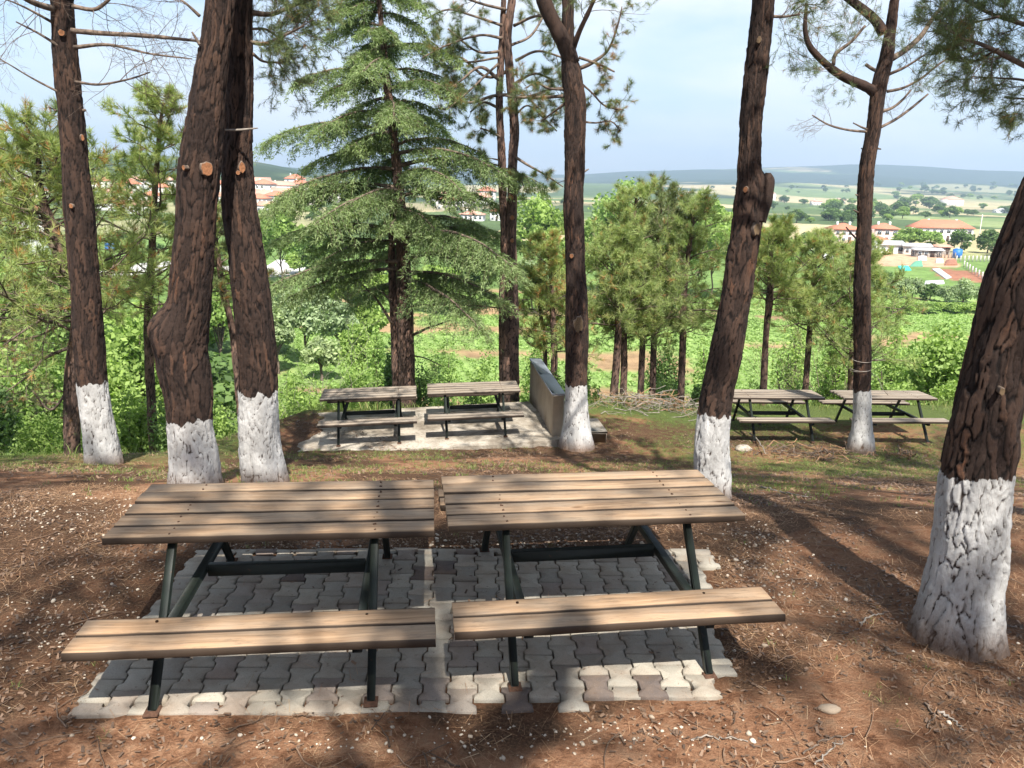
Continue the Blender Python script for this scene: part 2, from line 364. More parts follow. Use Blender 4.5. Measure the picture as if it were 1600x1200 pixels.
# ================================================================== THE SETTING: ground
def spline(P, n):
    P = np.asarray(P, float)
    if len(P) < 3: return P[0]+(P[-1]-P[0])*np.linspace(0, 1, n)[:, None]
    E_ = np.concatenate([[2*P[0]-P[1]], P, [2*P[-1]-P[-2]]])
    d = np.concatenate([[0], np.cumsum(np.linalg.norm(np.diff(P[:, :3], axis=0), axis=1))]); d /= d[-1]
    t = np.linspace(0, 1, n); k = np.clip(np.searchsorted(d, t, 'right')-1, 0, len(P)-2)
    u = ((t-d[k])/(d[k+1]-d[k]))[:, None]
    a, b, c, e = E_[k], E_[k+1], E_[k+2], E_[k+3]
    return .5*(2*b+(c-a)*u+(2*a-5*b+4*c-e)*u**2+(3*b-a-3*c+e)*u**3)

PAV = [G(112, 1126), G(1140, 1096), G(1112, 858), G(292, 861)]       # corners of the paved patch
SLAB = [G(426, 712, -1.93), G(878, 694, -1.93), G(828, 632, -1.93), G(452, 642, -1.93)]
def inquad(Q, x, y, m=0.):
    r = np.ones(np.shape(x), bool)
    for i in range(4):
        a, b = Q[i], Q[(i+1) % 4]; e = unit(np.array([b[0]-a[0], b[1]-a[1]]))
        r &= (-(np.asarray(x)-a[0])*e[1]+(np.asarray(y)-a[1])*e[0]) > -m
    return r
def cells(x, y, size, s=0):               # jittered patchwork id per point
    gx, gy = x/size, y/size; i, j = np.floor(gx).astype(int), np.floor(gy).astype(int)
    best = np.full(np.shape(x), 1e9); idv = np.zeros(np.shape(x))
    for a in (-1, 0, 1):
        for b in (-1, 0, 1):
            cx = i+a+hash3(i+a, j+b, i*0, s); cy = j+b+hash3(i+a, j+b, i*0, s+1)
            d = (gx-cx)**2+(gy-cy)**2; m = d < best; best = np.where(m, d, best); idv = np.where(m, hash3(i+a, j+b, i*0, s+2), idv)
    return idv
def lerp3(a, b, t): return np.asarray(a)*(1-t[..., None])+np.asarray(b)*t[..., None]
def ground():
    ys = list(np.arange(-20, 0, .5))+list(np.arange(0, 19, .095)); y = ys[-1]; st = .095
    while y < 6900: st = max(st, y*.019 if y > 60 else st*1.045); y += st; ys.append(y)
    ys = np.array(ys); s = np.linspace(-1, 1, 301); s = s*(.55+.45*np.abs(s))
    Wd = np.maximum(22, .86*ys)
    x = s[None]*Wd[:, None]; y = np.repeat(ys[:, None], len(s), 1)
    z = hgt(x, y)
    nearw = 1-smooth(16, 30, y+.4*np.abs(x))
    z = z + nearw*(.035*(fbm(x*2.2, y*2.2, 0, 4, 77)-.5)+.012*(fbm(x*9, y*9, 0, 2, 78)-.5))
    inp = inquad(PAV, x, y, -.04); z = np.where(inp, hgt(x, y)-.03, z)
    z = np.where(inquad(SLAB, x, y, .0), np.minimum(z, -1.99), z)
    # piles of litter round the trunks
    n, m = x.shape; V = np.stack([x, y, z], -1).reshape(-1, 3)
    i = (np.arange(n-1)[:, None]*m+np.arange(m-1)[None]).reshape(-1, 1)
    q = np.concatenate([i, i+1, i+m+1, i+m], 1)
    # base colours far away
    r = np.hypot(x, y); ax = x/np.maximum(y, 1)
    veg = lerp3((.10, .17, .045), (.20, .30, .085), fbm(x*.3, y*.3, 0, 4, 3))
    row = .5+.5*np.sin((x*.96+y*.28)*2*np.pi/1.1)
    crop = lerp3((.19, .28, .08), (.27, .38, .12), row)
    bare = smooth(.60, .68, fbm(x/13+4, y/6, 0, 4, 15)+.10*np.exp(-((x+1)**2/140+(y-66)**2/60))+.12*np.exp(-((x+2)**2/300+(y-104)**2/50)))
    crop = crop*(1-bare[..., None])+np.array((.33, .22, .12))*bare[..., None]
    cw = smooth(48, 52, y)*(1-smooth(118, 122, y))*smooth(-24, -18, x+ (y-60)*.12)
    c = veg*(1-cw[..., None])+crop*cw[..., None]
    idc = cells(x*1., y*.6, 75, 5); pal = np.array([(.16, .22, .08), (.40, .35, .19), (.10, .15, .05), (.22, .27, .11), (.46, .38, .22), (.13, .18, .07), (.30, .29, .15), (.08, .12, .045)])
    far = pal[np.minimum((idc*8).astype(int), 7)]; idd = cells(x*1., y*.45, 260, 8); far2 = pal[np.minimum((idd*8).astype(int), 7)]
    w2 = smooth(900, 1500, r)[..., None]; far = far*(1-w2)+far2*w2
    wood_ = smooth(.47, .56, fbm(x/420, y/620, 0, 4, 13)+.30*smooth(2600, 3800, y)-.03)
    wood_ = wood_*smooth(350, 800, y)
    far = far*(1-wood_[..., None])+np.array((.035, .06, .028))*wood_[..., None]
    fw = smooth(190, 240, y)[..., None]; c = c*(1-fw)+far*fw
    # farmyard of orange earth on the right
    yd = [G(1345, 414), G(1478, 417), G(1472, 396), G(1362, 391)]
    ym = inquad(yd, x, y, 2.5); c = np.where(ym[..., None], np.array((.47, .30, .19)), c)
    yd2 = [G(1480, 436), G(1550, 442), G(1520, 425), G(1462, 419)]; ym = inquad(yd2, x, y, 1); c = np.where(ym[..., None], np.array((.30, .14, .085)), c)
    moss = .22+.5*smooth(6.2, 9, y)*(fbm(x*.6, y*.9, 0, 3, 51))*.8 - .25*np.exp(-((x+1.5)**2+(y-7)**2)/9)
    moss = moss + .12*smooth(1.5, 4, x)*smooth(9.5, 11.5, y) + .3*smooth(10.2, 11.5, y+.4*np.maximum(-x-4, 0))*(1-smooth(-5, -4, x)) + .5*smooth(15.3, 17, y)
    moss = np.where(y < 5.8, .12+.12*fbm(x*.8, y*.8, 0, 3, 52), moss)
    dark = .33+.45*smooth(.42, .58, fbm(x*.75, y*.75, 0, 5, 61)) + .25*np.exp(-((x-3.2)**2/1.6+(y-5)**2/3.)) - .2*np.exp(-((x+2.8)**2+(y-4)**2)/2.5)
    nearc = 1-smooth(0, 1.6, y-np.interp(x, [-40, -9, -6, -4.3, 1, 3, 30], [10.4, 11.2, 12.3, 16, 17.2, 18.8, 19.4]))
    b = Buf().add(V, q)
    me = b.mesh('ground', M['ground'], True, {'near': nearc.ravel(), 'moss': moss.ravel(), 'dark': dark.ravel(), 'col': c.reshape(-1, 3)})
    tag(put('ground', me), kind='structure')
ground()
rng = np.random.default_rng(7)

# ------------------------------------------------------------------ paved patch: one object per paver
def paver_mesh(i):
    a, b, L_ = .0830, .0600, .0965
    pr = [(-a, -L_), (a, -L_), (a, -.060), (b, -.040), (b, .040), (a, .060), (a, L_), (-a, L_), (-a, .060), (-b, .040), (-b, -.040), (-a, -.060)]
    r_ = np.random.default_rng(i); P = np.array(pr)*.968 + r_.uniform(-.0016, .0016, (12, 2))
    c = P.mean(0); n = 12
    rings = [(1., -.07), (1., -.012), (.975, -.004), (.93, 0.)]
    V = np.concatenate([np.column_stack([c+(P-c)*s if s > .96 else c+(P-c)*s, np.full(n, z)+(r_.uniform(-.0015, .0015, n) if z > -.01 else 0)]) for s, z in rings])
    q = []
    for k in range(3):
        for j in range(n): q.append([k*n+j, k*n+(j+1) % n, (k+1)*n+(j+1) % n, (k+1)*n+j])
    t = 3*n; ca = n*4
    tr = [[t+j, t+(j+1) % n, ca] for j in range(n)]
    V = np.concatenate([V, [[0, 0, .0008]]])
    return Buf().add(V, q, tr).mesh('paver', M['paver'])
def half_paver():
    P = np.array([(-.077, -.045), (.077, -.045), (.074, .01), (.060, .022), (.060, .045), (-.060, .045), (-.060, .022), (-.074, .01)]); n = 8
    V = np.concatenate([np.column_stack([P*s, np.full(n, z)]) for s, z in ((1., -.07), (1., -.007), (.98, -.002), (.94, 0))]+[[[0, 0, .0008]]]); q = [[k*n+j, k*n+(j+1) % n, (k+1)*n+(j+1) % n, (k+1)*n+j] for k in range(3) for j in range(n)]
    return Buf().add(V, q, [[3*n+j, 3*n+(j+1) % n, 4*n] for j in range(n)]).mesh('paver', M['paver'])
def paving():
    ang = .047; pm = [paver_mesh(i) for i in range(6)]; c, s = math.cos(ang), math.sin(ang)
    bd = Buf(); hb = [np.array([p[0], p[1], hgt(p[0], p[1])-.016]) for p in PAV]
    bd.add(hb, [[0, 1, 2, 3]]); e4 = np.ones(4); root = tag(put('paved_patch', bd.mesh('paved_patch', M['ground'], False, {'near': e4, 'moss': e4*.12, 'dark': e4*.55, 'col': np.zeros((4, 3))+.2})), 'patch of interlocking grey concrete pavers under the two front picnic tables', kind='structure')
    hm = half_paver(); cnt = 0; o0 = PAV[0]; rr = random.Random(4)
    for i in range(-8, 36):
        for j in range(-4, 20):
            lx, ly = i*.1445+.04, j*.1955+(.09775 if i % 2 else 0)+.03
            x, y = o0[0]+lx*c-ly*s, o0[1]+lx*s+ly*c
            if not inquad(PAV, x, y, -.035):
                for e in (.05, -.05):
                    hx, hy = x-e*s, y+e*c
                    if inquad(PAV, hx, hy, -.02) and j < 6 or inquad(PAV, hx, hy, -.03) and j >= 6:
                        put('paver', hm, (hx, hy, float(hgt(hx, hy))+.012+rr.uniform(-.006, .004)), root, (rr.gauss(0, .014), rr.gauss(0, .014), ang+rr.gauss(0, .012)+(0 if e > 0 else math.pi))); cnt += 1; break
                continue
            sink = .008*math.sin(x*2.3)*math.cos(y*3.1)
            half = False
            o = put('paver', pm[(i*7+j*3) % 6], (x, y, float(hgt(x, y))+.012+sink+rr.uniform(-.006, .006)), root, (rr.gauss(0, .012), rr.gauss(0, .012), ang+rr.gauss(0, .012)+(math.pi if rr.random() < .5 else 0))); cnt += 1
    print('pavers', cnt)
paving()

# ------------------------------------------------------------------ concrete slab, wall and trough
def slab():
    n, m = 60, 36; Q = [np.array(p) for p in SLAB]
    u = np.linspace(0, 1, n)[None, :, None]; v = np.linspace(0, 1, m)[:, None, None]
    P = (Q[0]*(1-u)+Q[1]*u)*(1-v)+(Q[3]*(1-u)+Q[2]*u)*v
    x, y = P[..., 0].copy(), P[..., 1].copy()
    e = ((u[..., 0] == 0) | (u[..., 0] == 1) | (v[..., 0] == 0) | (v[..., 0] == 1))
    x = x+np.where(e, .12*(fbm(x*2, y*2, 0, 3, 4)-.5), 0); y = y+np.where(e, .14*(fbm(x*2, y*2, 0, 3, 6)-.5), 0)
    z = -1.925+.032*(x+1.7)+.022*(fbm(x*2.5, y*2.5, 0, 5, 9)-.5)
    V = np.stack([x, y, z], -1).reshape(-1, 3); i = (np.arange(m-1)[:, None]*n+np.arange(n-1)[None]).reshape(-1, 1)
    b = Buf().add(V, np.concatenate([i, i+1, i+n+1, i+n], 1))
    ring = [k for k in range(n)]+[k*n+n-1 for k in range(1, m)]+[(m-1)*n+k for k in range(n-2, -1, -1)]+[k*n for k in range(m-2, 0, -1)]
    R = V[ring]; R2 = R.copy(); R2[:, 2] -= .45; k = len(R); j = np.arange(k)
    b.add(np.concatenate([R, R2]), np.stack([j, k+j, k+(j+1) % k, (j+1) % k], 1))
    tag(b.build('concrete_slab', M['slab']), kind='structure')
slab()
def slab_z(x): return -1.925+.032*(x+1.7)
def bevbox(b, c, h, bev=.01, R=None):
    """box with chamfered edges"""
    h = np.array(h, float); V = []; idx = {}
    for ax in range(3):
        for sx in (-1, 1):
            for sy in (-1, 1):
                for sz in (-1, 1):
                    p = np.array([sx, sy, sz])*h; o_ = [a for a in range(3) if a != ax]
                    for a in o_: p[a] -= np.sign(p[a])*bev
                    idx[(ax, sx, sy, sz)] = len(V); V.append(p)
    q = []; t = []
    for ax in range(3):
        o_ = [a for a in range(3) if a != ax]
        for s_ in (-1, 1):
            loop = []
            for (p, r_) in ((-1, -1), (1, -1), (1, 1), (-1, 1)):
                s3 = [0, 0, 0]; s3[ax] = s_; s3[o_[0]] = p; s3[o_[1]] = r_; loop.append(idx[(ax, *s3)])
            flip = (s_ > 0) == (ax == 1); q.append(loop[::-1] if flip else loop)
    for ax in range(3):
        o_ = [a for a in range(3) if a != ax]
        for p in (-1, 1):
            for r_ in (-1, 1):
                def g(face, e):
                    s3 = [0, 0, 0]; s3[ax] = e; s3[o_[0]] = p; s3[o_[1]] = r_; return idx[(face, *s3)]
                q.append([g(o_[0], -1), g(o_[0], 1), g(o_[1], 1), g(o_[1], -1)])
    for sx in (-1, 1):
        for sy in (-1, 1):
            for sz in (-1, 1): t.append([idx[(a, sx, sy, sz)] for a in range(3)])
    V = np.array(V)
    if R is not None: V = V@np.asarray(R).T
    return b.add(V+np.array(c), q, t)
def rotz(a): c, s = math.cos(a), math.sin(a); return np.array([[c, -s, 0], [s, c, 0], [0, 0, 1]])
def wall():
    a = G(867, 688, -1.9); f_ = at(836, 566, 16.9); a = a[:2]+np.array([.05, .08]); f2 = f_[:2]
    d = f2-a; Ln = np.linalg.norm(d); ang = math.atan2(d[1], d[0]); mid = (a+f2)/2
    r = thing('low_wall', 'low stained concrete wall with a shiny grey stone cap beside the concrete slab', 'wall', (mid[0], mid[1], -1.95), ang)
    hgt_ = .88
    b = Buf(); bevbox(b, (0, 0, hgt_/2-.15), (Ln/2, .105, hgt_/2+.15), .012); b.build('wall_body', M['wall'], r)
    for i in range(2):
        c = Buf(); bevbox(c, ((-.25+.5*i)*Ln*1.004, 0, hgt_+.018), (Ln/4+.0, .128, .0165), .004); c.build('cap_stone', M['cap'], r)
    p = G(930, 690); r2 = thing('stone_trough', 'low concrete block with a pale stone top behind the middle whitewashed trunk', 'trough', (p[0]-.05, p[1]+.3, p[2]), ang)
    b = Buf(); bevbox(b, (0, 0, -.02), (.42, .2, .22), .012); b.build('block_body', M['wall'], r2)
    c = Buf(); bevbox(c, (0, 0, .218), (.43, .21, .016), .004); c.build('cap_stone', M['slab'], r2)
wall()

# ================================================================== PICNIC TABLES
def plank_mesh(name, L_, W_, T_, m, seed):
    r_ = np.random.default_rng(seed); n = 24; xs = np.linspace(-L_/2, L_/2, n); be = .005
    prof = np.array([(-W_/2, -T_+be), (-W_/2, -be), (-W_/2+be, 0), (W_/2-be, 0), (W_/2, -be), (W_/2, -T_+be), (W_/2-be, -T_), (-W_/2+be, -T_)])
    bow = r_.normal(0, .0022, 3); V = []
    for x in xs:
        u = x/L_*2; dz = bow[0]*u*u+bow[1]*math.sin(u*2.2)+.0007*math.sin(x*23+seed); dy = bow[2]*u*u+.0008*math.sin(x*17+seed*2)
        for (y, z) in prof: V.append((x+(.0012*r_.normal() if abs(u) > .99 else 0), y+dy, z+dz))
    V = np.array(V); q = []
    for i in range(n-1):
        for j in range(8): q.append([i*8+j, (i+1)*8+j, (i+1)*8+(j+1) % 8, i*8+(j+1) % 8])
    tr = []
    for e, fl in ((0, 0), (n-1, 1)):
        for j in range(1, 7):
            t = [e*8, e*8+j, e*8+j+1]; tr.append(t[::-1] if fl else t)
    return Buf().add(V, q, tr).mesh(name, m)
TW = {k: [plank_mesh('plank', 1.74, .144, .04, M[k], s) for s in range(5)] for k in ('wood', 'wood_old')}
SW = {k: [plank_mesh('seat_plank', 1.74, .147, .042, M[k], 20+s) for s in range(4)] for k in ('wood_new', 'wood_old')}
def tube_bar(name, a, b, w, h, root, m='steel', up=(1, 0, 0)):
    bb = Buf(); a, b = np.array(a, float), np.array(b, float); d = unit(b-a); s_ = unit(np.cross(d, up)); u = np.cross(s_, d)
    bevbox(bb, (a+b)/2, (w/2, np.linalg.norm(b-a)/2, h/2), .004, np.stack([s_, d, u], 1)); return bb.build(name, M[m], root)
def picnic_table(label, wood_, loc, rz, tilt=(0, 0)):
    r = thing('picnic_table', label, 'picnic table', loc, rz, 'wooden picnic tables on dark green steel frames')
    r.rotation_euler = (tilt[0], -tilt[1], rz)
    rr = random.Random(int(loc[0]*100))
    for i in range(5):
        o = put('plank', TW[wood_][i], (rr.uniform(-.004, .004), -.320+i*.160, .752), r, (0, 0, rr.gauss(0, .0012)))
    for s in (-1, 1):
        for i in range(2):
            put('seat_plank', SW['wood_new' if wood_ == 'wood' else wood_][(i+1+s) % 4], (rr.uniform(-.004, .004), s*(.728+i*.158), .435), r, (0, 0, rr.gauss(0, .001)))
    for sx in (-1, 1):
        x = sx*.54
        for sy in (-1, 1):
            tube_bar('leg', (x, sy*.30, .705), (x, sy*.815, .006), .042, .042, r)
            b = Buf(); bevbox(b, (x, sy*.82, .005), (.036, .04, .006), .002); b.build('foot_plate', M['rust'], r)
            b = Buf()
            for px, py, pz in ((x, sy*.60, .437), (x, sy*.66, .437)): b.tube([(x-.02*sx, sy*(.70+.0), .434), (x-.02*sx, sy*.70, .4395)], .008, 8)
            b.build('bolt', M['rust'], r)
        tube_bar('seat_beam', (x-sx*.054, -.90, .366), (x-sx*.054, .90, .366), .05, .05, r, up=(0, 0, 1))
        tube_bar('top_bearer', (x-sx*.0, -.36, .708-.0), (x-sx*.0, .36, .708), .05, .006, r, up=(0, 0, 1))
    tube_bar('rail', (-.458, 0, .36), (.458, 0, .36), .05, .07, r, up=(0, 0, 1))
    sc_ = Buf()
    for i in range(5):
        for sx in (-1, 1):
            for q in (-.035, .035): sc_.tube([(sx*.54+rr.uniform(-.01, .01), -.320+i*.160+q, .75), (sx*.54+rr.uniform(-.01, .01), -.320+i*.160+q, .7545)], .0065, 8)
    tag(sc_.build('screws', M['rust'], r), kind='stuff')
    return r
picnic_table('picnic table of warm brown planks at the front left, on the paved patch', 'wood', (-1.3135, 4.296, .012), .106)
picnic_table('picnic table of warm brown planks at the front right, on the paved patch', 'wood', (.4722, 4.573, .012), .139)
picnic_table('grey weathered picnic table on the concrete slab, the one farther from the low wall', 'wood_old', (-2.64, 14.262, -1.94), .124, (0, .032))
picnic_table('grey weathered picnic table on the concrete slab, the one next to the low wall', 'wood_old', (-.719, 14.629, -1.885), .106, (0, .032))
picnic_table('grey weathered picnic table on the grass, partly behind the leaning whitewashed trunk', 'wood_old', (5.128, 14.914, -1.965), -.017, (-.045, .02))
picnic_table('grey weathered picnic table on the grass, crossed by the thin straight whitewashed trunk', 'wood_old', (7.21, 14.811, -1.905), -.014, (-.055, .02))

# ================================================================== NEAR TREES
def trunk_mesh(pts, base, seed, du=.013, dv=.02, paint=None, flare=.35, bulges=(), cell=(.040, .24), amp=.012, tm='bark'):
    pts = np.asarray(pts, float)      # x y z radius
    Ln = np.sum(np.linalg.norm(np.diff(pts[:, :3], axis=0), axis=1)); n = int(Ln/dv)
    S = spline(pts, n); P, R = S[:, :3], S[:, 3]
    v = np.concatenate([[0], np.cumsum(np.linalg.norm(np.diff(P, axis=0), axis=1))])
    k = max(24, int(2*np.pi*R.max()/du)); th = np.arange(k)*2*np.pi/k
    T = unit(np.gradient(P, axis=0)); A = unit(np.cross(np.array([0, 1., 0]), T)); B = np.cross(T, A)
    U, Vv = np.meshgrid(th, v); nc = max(6, int(2*np.pi*R.mean()/cell[0]))
    ca, sa = np.cos(U), np.sin(U)
    wu = (fbm(ca*1.8+seed, sa*1.8, Vv*4., 4, seed)-.5)*3.6; wv = (fbm(ca*2.2, sa*2.2+seed, Vv*3, 3, seed+3)-.5)*2.6
    a = U/(2*np.pi)*nc+wu; b = Vv/cell[1]+wv
    ia, ib = np.floor(a).astype(int), np.floor(b).astype(int)
    F1 = np.full(a.shape, 9.); F2 = np.full(a.shape, 9.); idc = np.zeros(a.shape)
    for da in (-1, 0, 1):
        for db in (-1, 0, 1):
            ja, jb = ia+da, ib+db; wa = np.mod(ja, nc); z0 = ja*0
            h1 = hash3(wa, jb, z0, seed); h2 = hash3(wa, jb, z0, seed+1)
            d = np.hypot(a-ja-.15-.7*h1, (b-jb-.15-.7*h2)); lt = d < F1
            F2 = np.where(lt, F1, np.minimum(F2, d)); idc = np.where(lt, hash3(wa, jb, z0, seed+2), idc); F1 = np.where(lt, d, F1)
    e = F2-F1
    crack = np.clip(e/.30, 0, 1)
    soft = smooth(0, .15, e)
    D = amp*soft*(.5+.8*idc) + .016*(fbm(ca*6, sa*6, Vv*20, 4, seed+9)-.5) + .05*R[:, None]/.2*(fbm(ca*1.3, sa*1.3, Vv*1.6, 3, seed+5)-.5)
    fl = flare*np.exp(-Vv/.16)*(.55+.9*fbm(ca*1.7, sa*1.7, 0, 2, seed+8)) + .02*np.exp(-Vv/.5)
    RR = R[:, None]*(.95+fl)+D-amp*.8
    Pt = P[:, None]+RR[..., None]*(A[:, None]*ca[..., None]+B[:, None]*sa[..., None])
    for (c, rad, amt) in bulges:
        c = np.array(c); dd = np.linalg.norm((Pt-c)/np.array(rad), axis=-1); wgt = np.exp(-dd**2)
        Pt = Pt+unit(Pt-P[:, None])*(wgt*amt)[..., None]
    pa = np.zeros(a.shape)
    if paint is not None: pa = smooth(-.04, .04, paint-Vv+.13*(fbm(ca*3, sa*3, 0, 3, seed+4)-.5))
    V = (Pt-np.array(base)).reshape(-1, 3)
    i = np.arange(n-1)[:, None]*k; j = np.arange(k)[None]; j2 = (j+1) % k
    q = np.stack([i+j, i+j2, i+k+j2, i+k+j], -1).reshape(-1, 4)
    bf = Buf().add(V, q, tint=idc.ravel())
    cap = np.concatenate([V[-k:], [V[-k:].mean(0)]]); jj = np.arange(k)
    bf.add(cap, None, np.stack([jj, (jj+1) % k, np.full(k, k)], 1))
    z = np.full(k+1, 1.); return bf.mesh('trunk', M[tm], True, {'crack': np.concatenate([crack.ravel(), z]), 'paint': np.concatenate([pa.ravel(), z*0])})

def pxpath(L_, d, base=None):
    """photo points (px, py, width px) on a tree at distance d -> x y z radius; d may be (d0, d1)"""
    o = []
    for (px, py, wd) in L_:
        P = at(px, py, d); o.append([*P, wd/2/F*zc(P)])
    return o
def tufts(b, P, D, k, ln, wd, rg, spread=.9, tintvar=.35, back=.07, brown=.04, base_t=.5, curve=0):
    """needle tufts: at every P a brush of k needles round the direction D"""
    n = len(P)
    if n == 0: return
    P = np.repeat(P, k, 0); Dd = np.repeat(unit(D), k, 0)
    d = unit(Dd+spread*rg.normal(size=(n*k, 3))); o = P-Dd*rg.uniform(0, back, (n*k, 1))
    l = ln*rg.uniform(.7, 1.15, (n*k, 1)); s_ = unit(np.cross(d, rg.normal(size=(n*k, 3))))*wd/2
    V = np.stack([o-s_, o+s_, o+d*l], 1).reshape(-1, 3)
    tt = np.clip(base_t+tintvar*(np.repeat(rg.uniform(-1, 1, n), k))+.12*rg.normal(size=n*k), 0, .88)
    tt = np.where(np.repeat(rg.uniform(size=n) < brown, k), 1., tt)
    b.add(V, None, np.arange(n*k*3).reshape(-1, 3), np.repeat(tt, 3))
def grow(wb, tips, p, d, Ln, r, lvl, rg, up=.25, wig=.35, sub=(7, 4), kk=5, seg=.22, tipw=1.0, minr=.0022, start=.25, ang=.9):
    """a wiggling branch with side branches; collects tip points"""
    n = max(3 if lvl < 2 else 2, int(Ln/seg)+1 if lvl < 1 else int(Ln/seg*.6)+1); P = [np.array(p, float)]; dd = unit(d)
    for i in range(n):
        dd = unit(dd+wig*rg.normal(size=3)*.35+np.array([0, 0, up])*.18); P.append(P[-1]+dd*Ln/n)
    P = np.array(P); R = np.linspace(r, max(minr, r*.3), n+1)
    wb.tube(P, R, kk if lvl == 0 else 4 if lvl == 1 else 3, tint=.5, cap=False)
    tips.append((P[-1], dd, lvl))
    if lvl < len(sub):
        for q in range(sub[lvl]):
            t = start+(1-start)*(q+rg.uniform(.1, .9))/sub[lvl]; f_ = t*n; i = min(int(f_), n-1); pt = P[i]+(P[i+1]-P[i])*(f_-i)
            ax = unit(P[i+1]-P[i]); side = unit(np.cross(ax, rg.normal(size=3)))
            grow(wb, tips, pt, ax*math.cos(ang)+side*math.sin(ang)+np.array([0, 0, .12]), Ln*(.55-.25*t)*rg.uniform(.7, 1.2), max(minr, R[i]*.5), lvl+1, rg, up, wig, sub, kk, seg, tipw, minr, start, ang)
    if lvl >= 1:
        for i in range(n//2, n): tips.append((P[i], unit(P[i]-P[i-1]), lvl+1))
def overhead(root, base, axis, z0, z1, rad, seed, nb=20, k=52, m='needle', sub=(6, 4), dens=1., ln=.095):
    """branches and needle crown around the top of a near pine; axis = function z -> (x, y, r)"""
    rg = np.random.default_rng(seed); wb = Buf(); nb_ = Buf(); tips = []
    base = np.array(base)
    for i in range(nb):
        t = (i+.5)/nb; z = z0+(z1-z0)*t; x, y, r = axis(z); a = i*2.4+rg.uniform(-.4, .4)
        Lb = rad*(1-.55*t**1.5)*rg.uniform(.65, 1.1)
        grow(wb, tips, (x, y, z), (math.cos(a), math.sin(a), .15+.5*t), Lb, min(r*.45, .012+.012*Lb), 0, rg, .35, .4, sub)
    tp = [(p, d) for p, d, l in tips if l >= 1 and rg.uniform() < dens and float(vnoise(p[0]*1.25, p[1]*1.25, p[2]*1.6, seed)) > .44]
    P = np.array([p for p, d in tp])-base; D = np.array([d for p, d in tp])
    tufts(nb_, P, D, k, ln, .007, rg, .75)
    for v in range(len(wb.v)): wb.v[v] = wb.v[v]-base
    wb.build('branches', M['twig'], root); nb_.build('needles', M[m], root)
    return len(P)
def axis_of(pts):
    pts = np.asarray(pts)
    return lambda z: (np.interp(z, pts[:, 2], pts[:, 0]), np.interp(z, pts[:, 2], pts[:, 1]), np.interp(z, pts[:, 2], pts[:, 3]))
def scar(root, base, px, py, d, w_, h_, m='cut', path=None):
    """sawn-off branch: a short stub with a pale face turned to the viewer's side"""
    tilt = 0
    if path is not None:
        ax = np.array(path); z_ = at(px, py, path[2][1])[2]; x0, y0, r0 = (np.interp(z_, ax[:, 2], ax[:, q]) for q in (0, 1, 3)); dx = at(px, py, y0-r0)[0]-x0
        dx = float(np.clip(dx, -.8*r0, .8*r0)); d = y0-math.sqrt(r0*r0-dx*dx)-.030; tilt = math.asin(dx/r0)*.8
    P = at(px, py, d); k = zc(P)/F*.8; c = P-np.array(base)
    b = Buf(); n = 16; an = np.arange(n)*2*np.pi/n; rr_ = np.random.default_rng(int(px)); q = 1+.09*rr_.normal(size=n)
    ring = np.stack([np.cos(an)*w_/2*k*q, an*0, np.sin(an)*h_/2*k*q], 1)
    V = np.concatenate([ring*1.05+[0, .06, 0], ring*1.05+[0, .004, 0], ring*.93+[0, -.004, 0], [[0, -.002, 0]]])@rotz(tilt).T+c
    j = np.arange(n); j2 = (j+1) % n
    b.add(V, np.concatenate([np.stack([j, j2, n+j2, n+j], 1), np.stack([n+j, n+j2, 2*n+j2, 2*n+j], 1)]))
    b.add(V, None, np.stack([2*n+j, 2*n+j2, np.full(n, 3*n)], 1), mat=1)
    return b.build('cut_face', [M['twig'], M[m]], root)
def limb(root, base, L_, d, name='branch', m='bark', k=10, label=None, d1=None):
    n = len(L_); ds = np.linspace(d, d if d1 is None else d1, n); P = np.array([[*at(a, b, dd), w_/2/F*zc(at(a, b, dd))] for (a, b, w_), dd in zip(L_, ds)])
    S = spline(P, max(6, n*5)); b = Buf(); nn = S[:, :3]*1; jit = (fbm(nn[:, 0]*9, nn[:, 1]*9, nn[:, 2]*9, 2, 3)-.5)*.25
    b.tube(S[:, :3]-np.array(base), S[:, 3]*(1+jit), k)
    me = b.mesh(name, M[m], True, {'crack': np.clip(.3+np.random.default_rng(3).uniform(size=b.n), 0, 1), 'paint': np.zeros(b.n)})
    o = put(name, me, (0, 0, 0), root)
    if label: o['label'] = label
    return S
def twiglets(root, base, S, n, Ln, seed, up=.1, m='twig', sub=(5, 3), needles=0, start=.3, k=30, r=.006, name='twigs', nm='needle', spread=1., ln=.085, brown=.04):
    rg = np.random.default_rng(seed); wb = Buf(); tips = []
    for i in range(n):
        t = start+(1-start)*rg.uniform(); j = int(t*(len(S)-1)); ax = unit(S[min(j+1, len(S)-1), :3]-S[max(j-1, 0), :3])
        side = unit(np.cross(ax, rg.normal(size=3))); grow(wb, tips, S[j, :3]-base, ax*.6+side*spread, Ln*rg.uniform(.5, 1.1), r, 0, rg, up, .5, sub, 4, .12, minr=.0012, ang=.8)
    wb.build(name, M[m], root)
    if needles:
        tp = [(p, d) for p, d, l in tips if l >= 1 and rg.uniform() < needles]; nb_ = Buf()
        tufts(nb_, np.array([p for p, d in tp]), np.array([d for p, d in tp]), k, ln, .003, rg, .75, brown=brown); nb_.build('needles', M[nm], root)
NEAR = {}
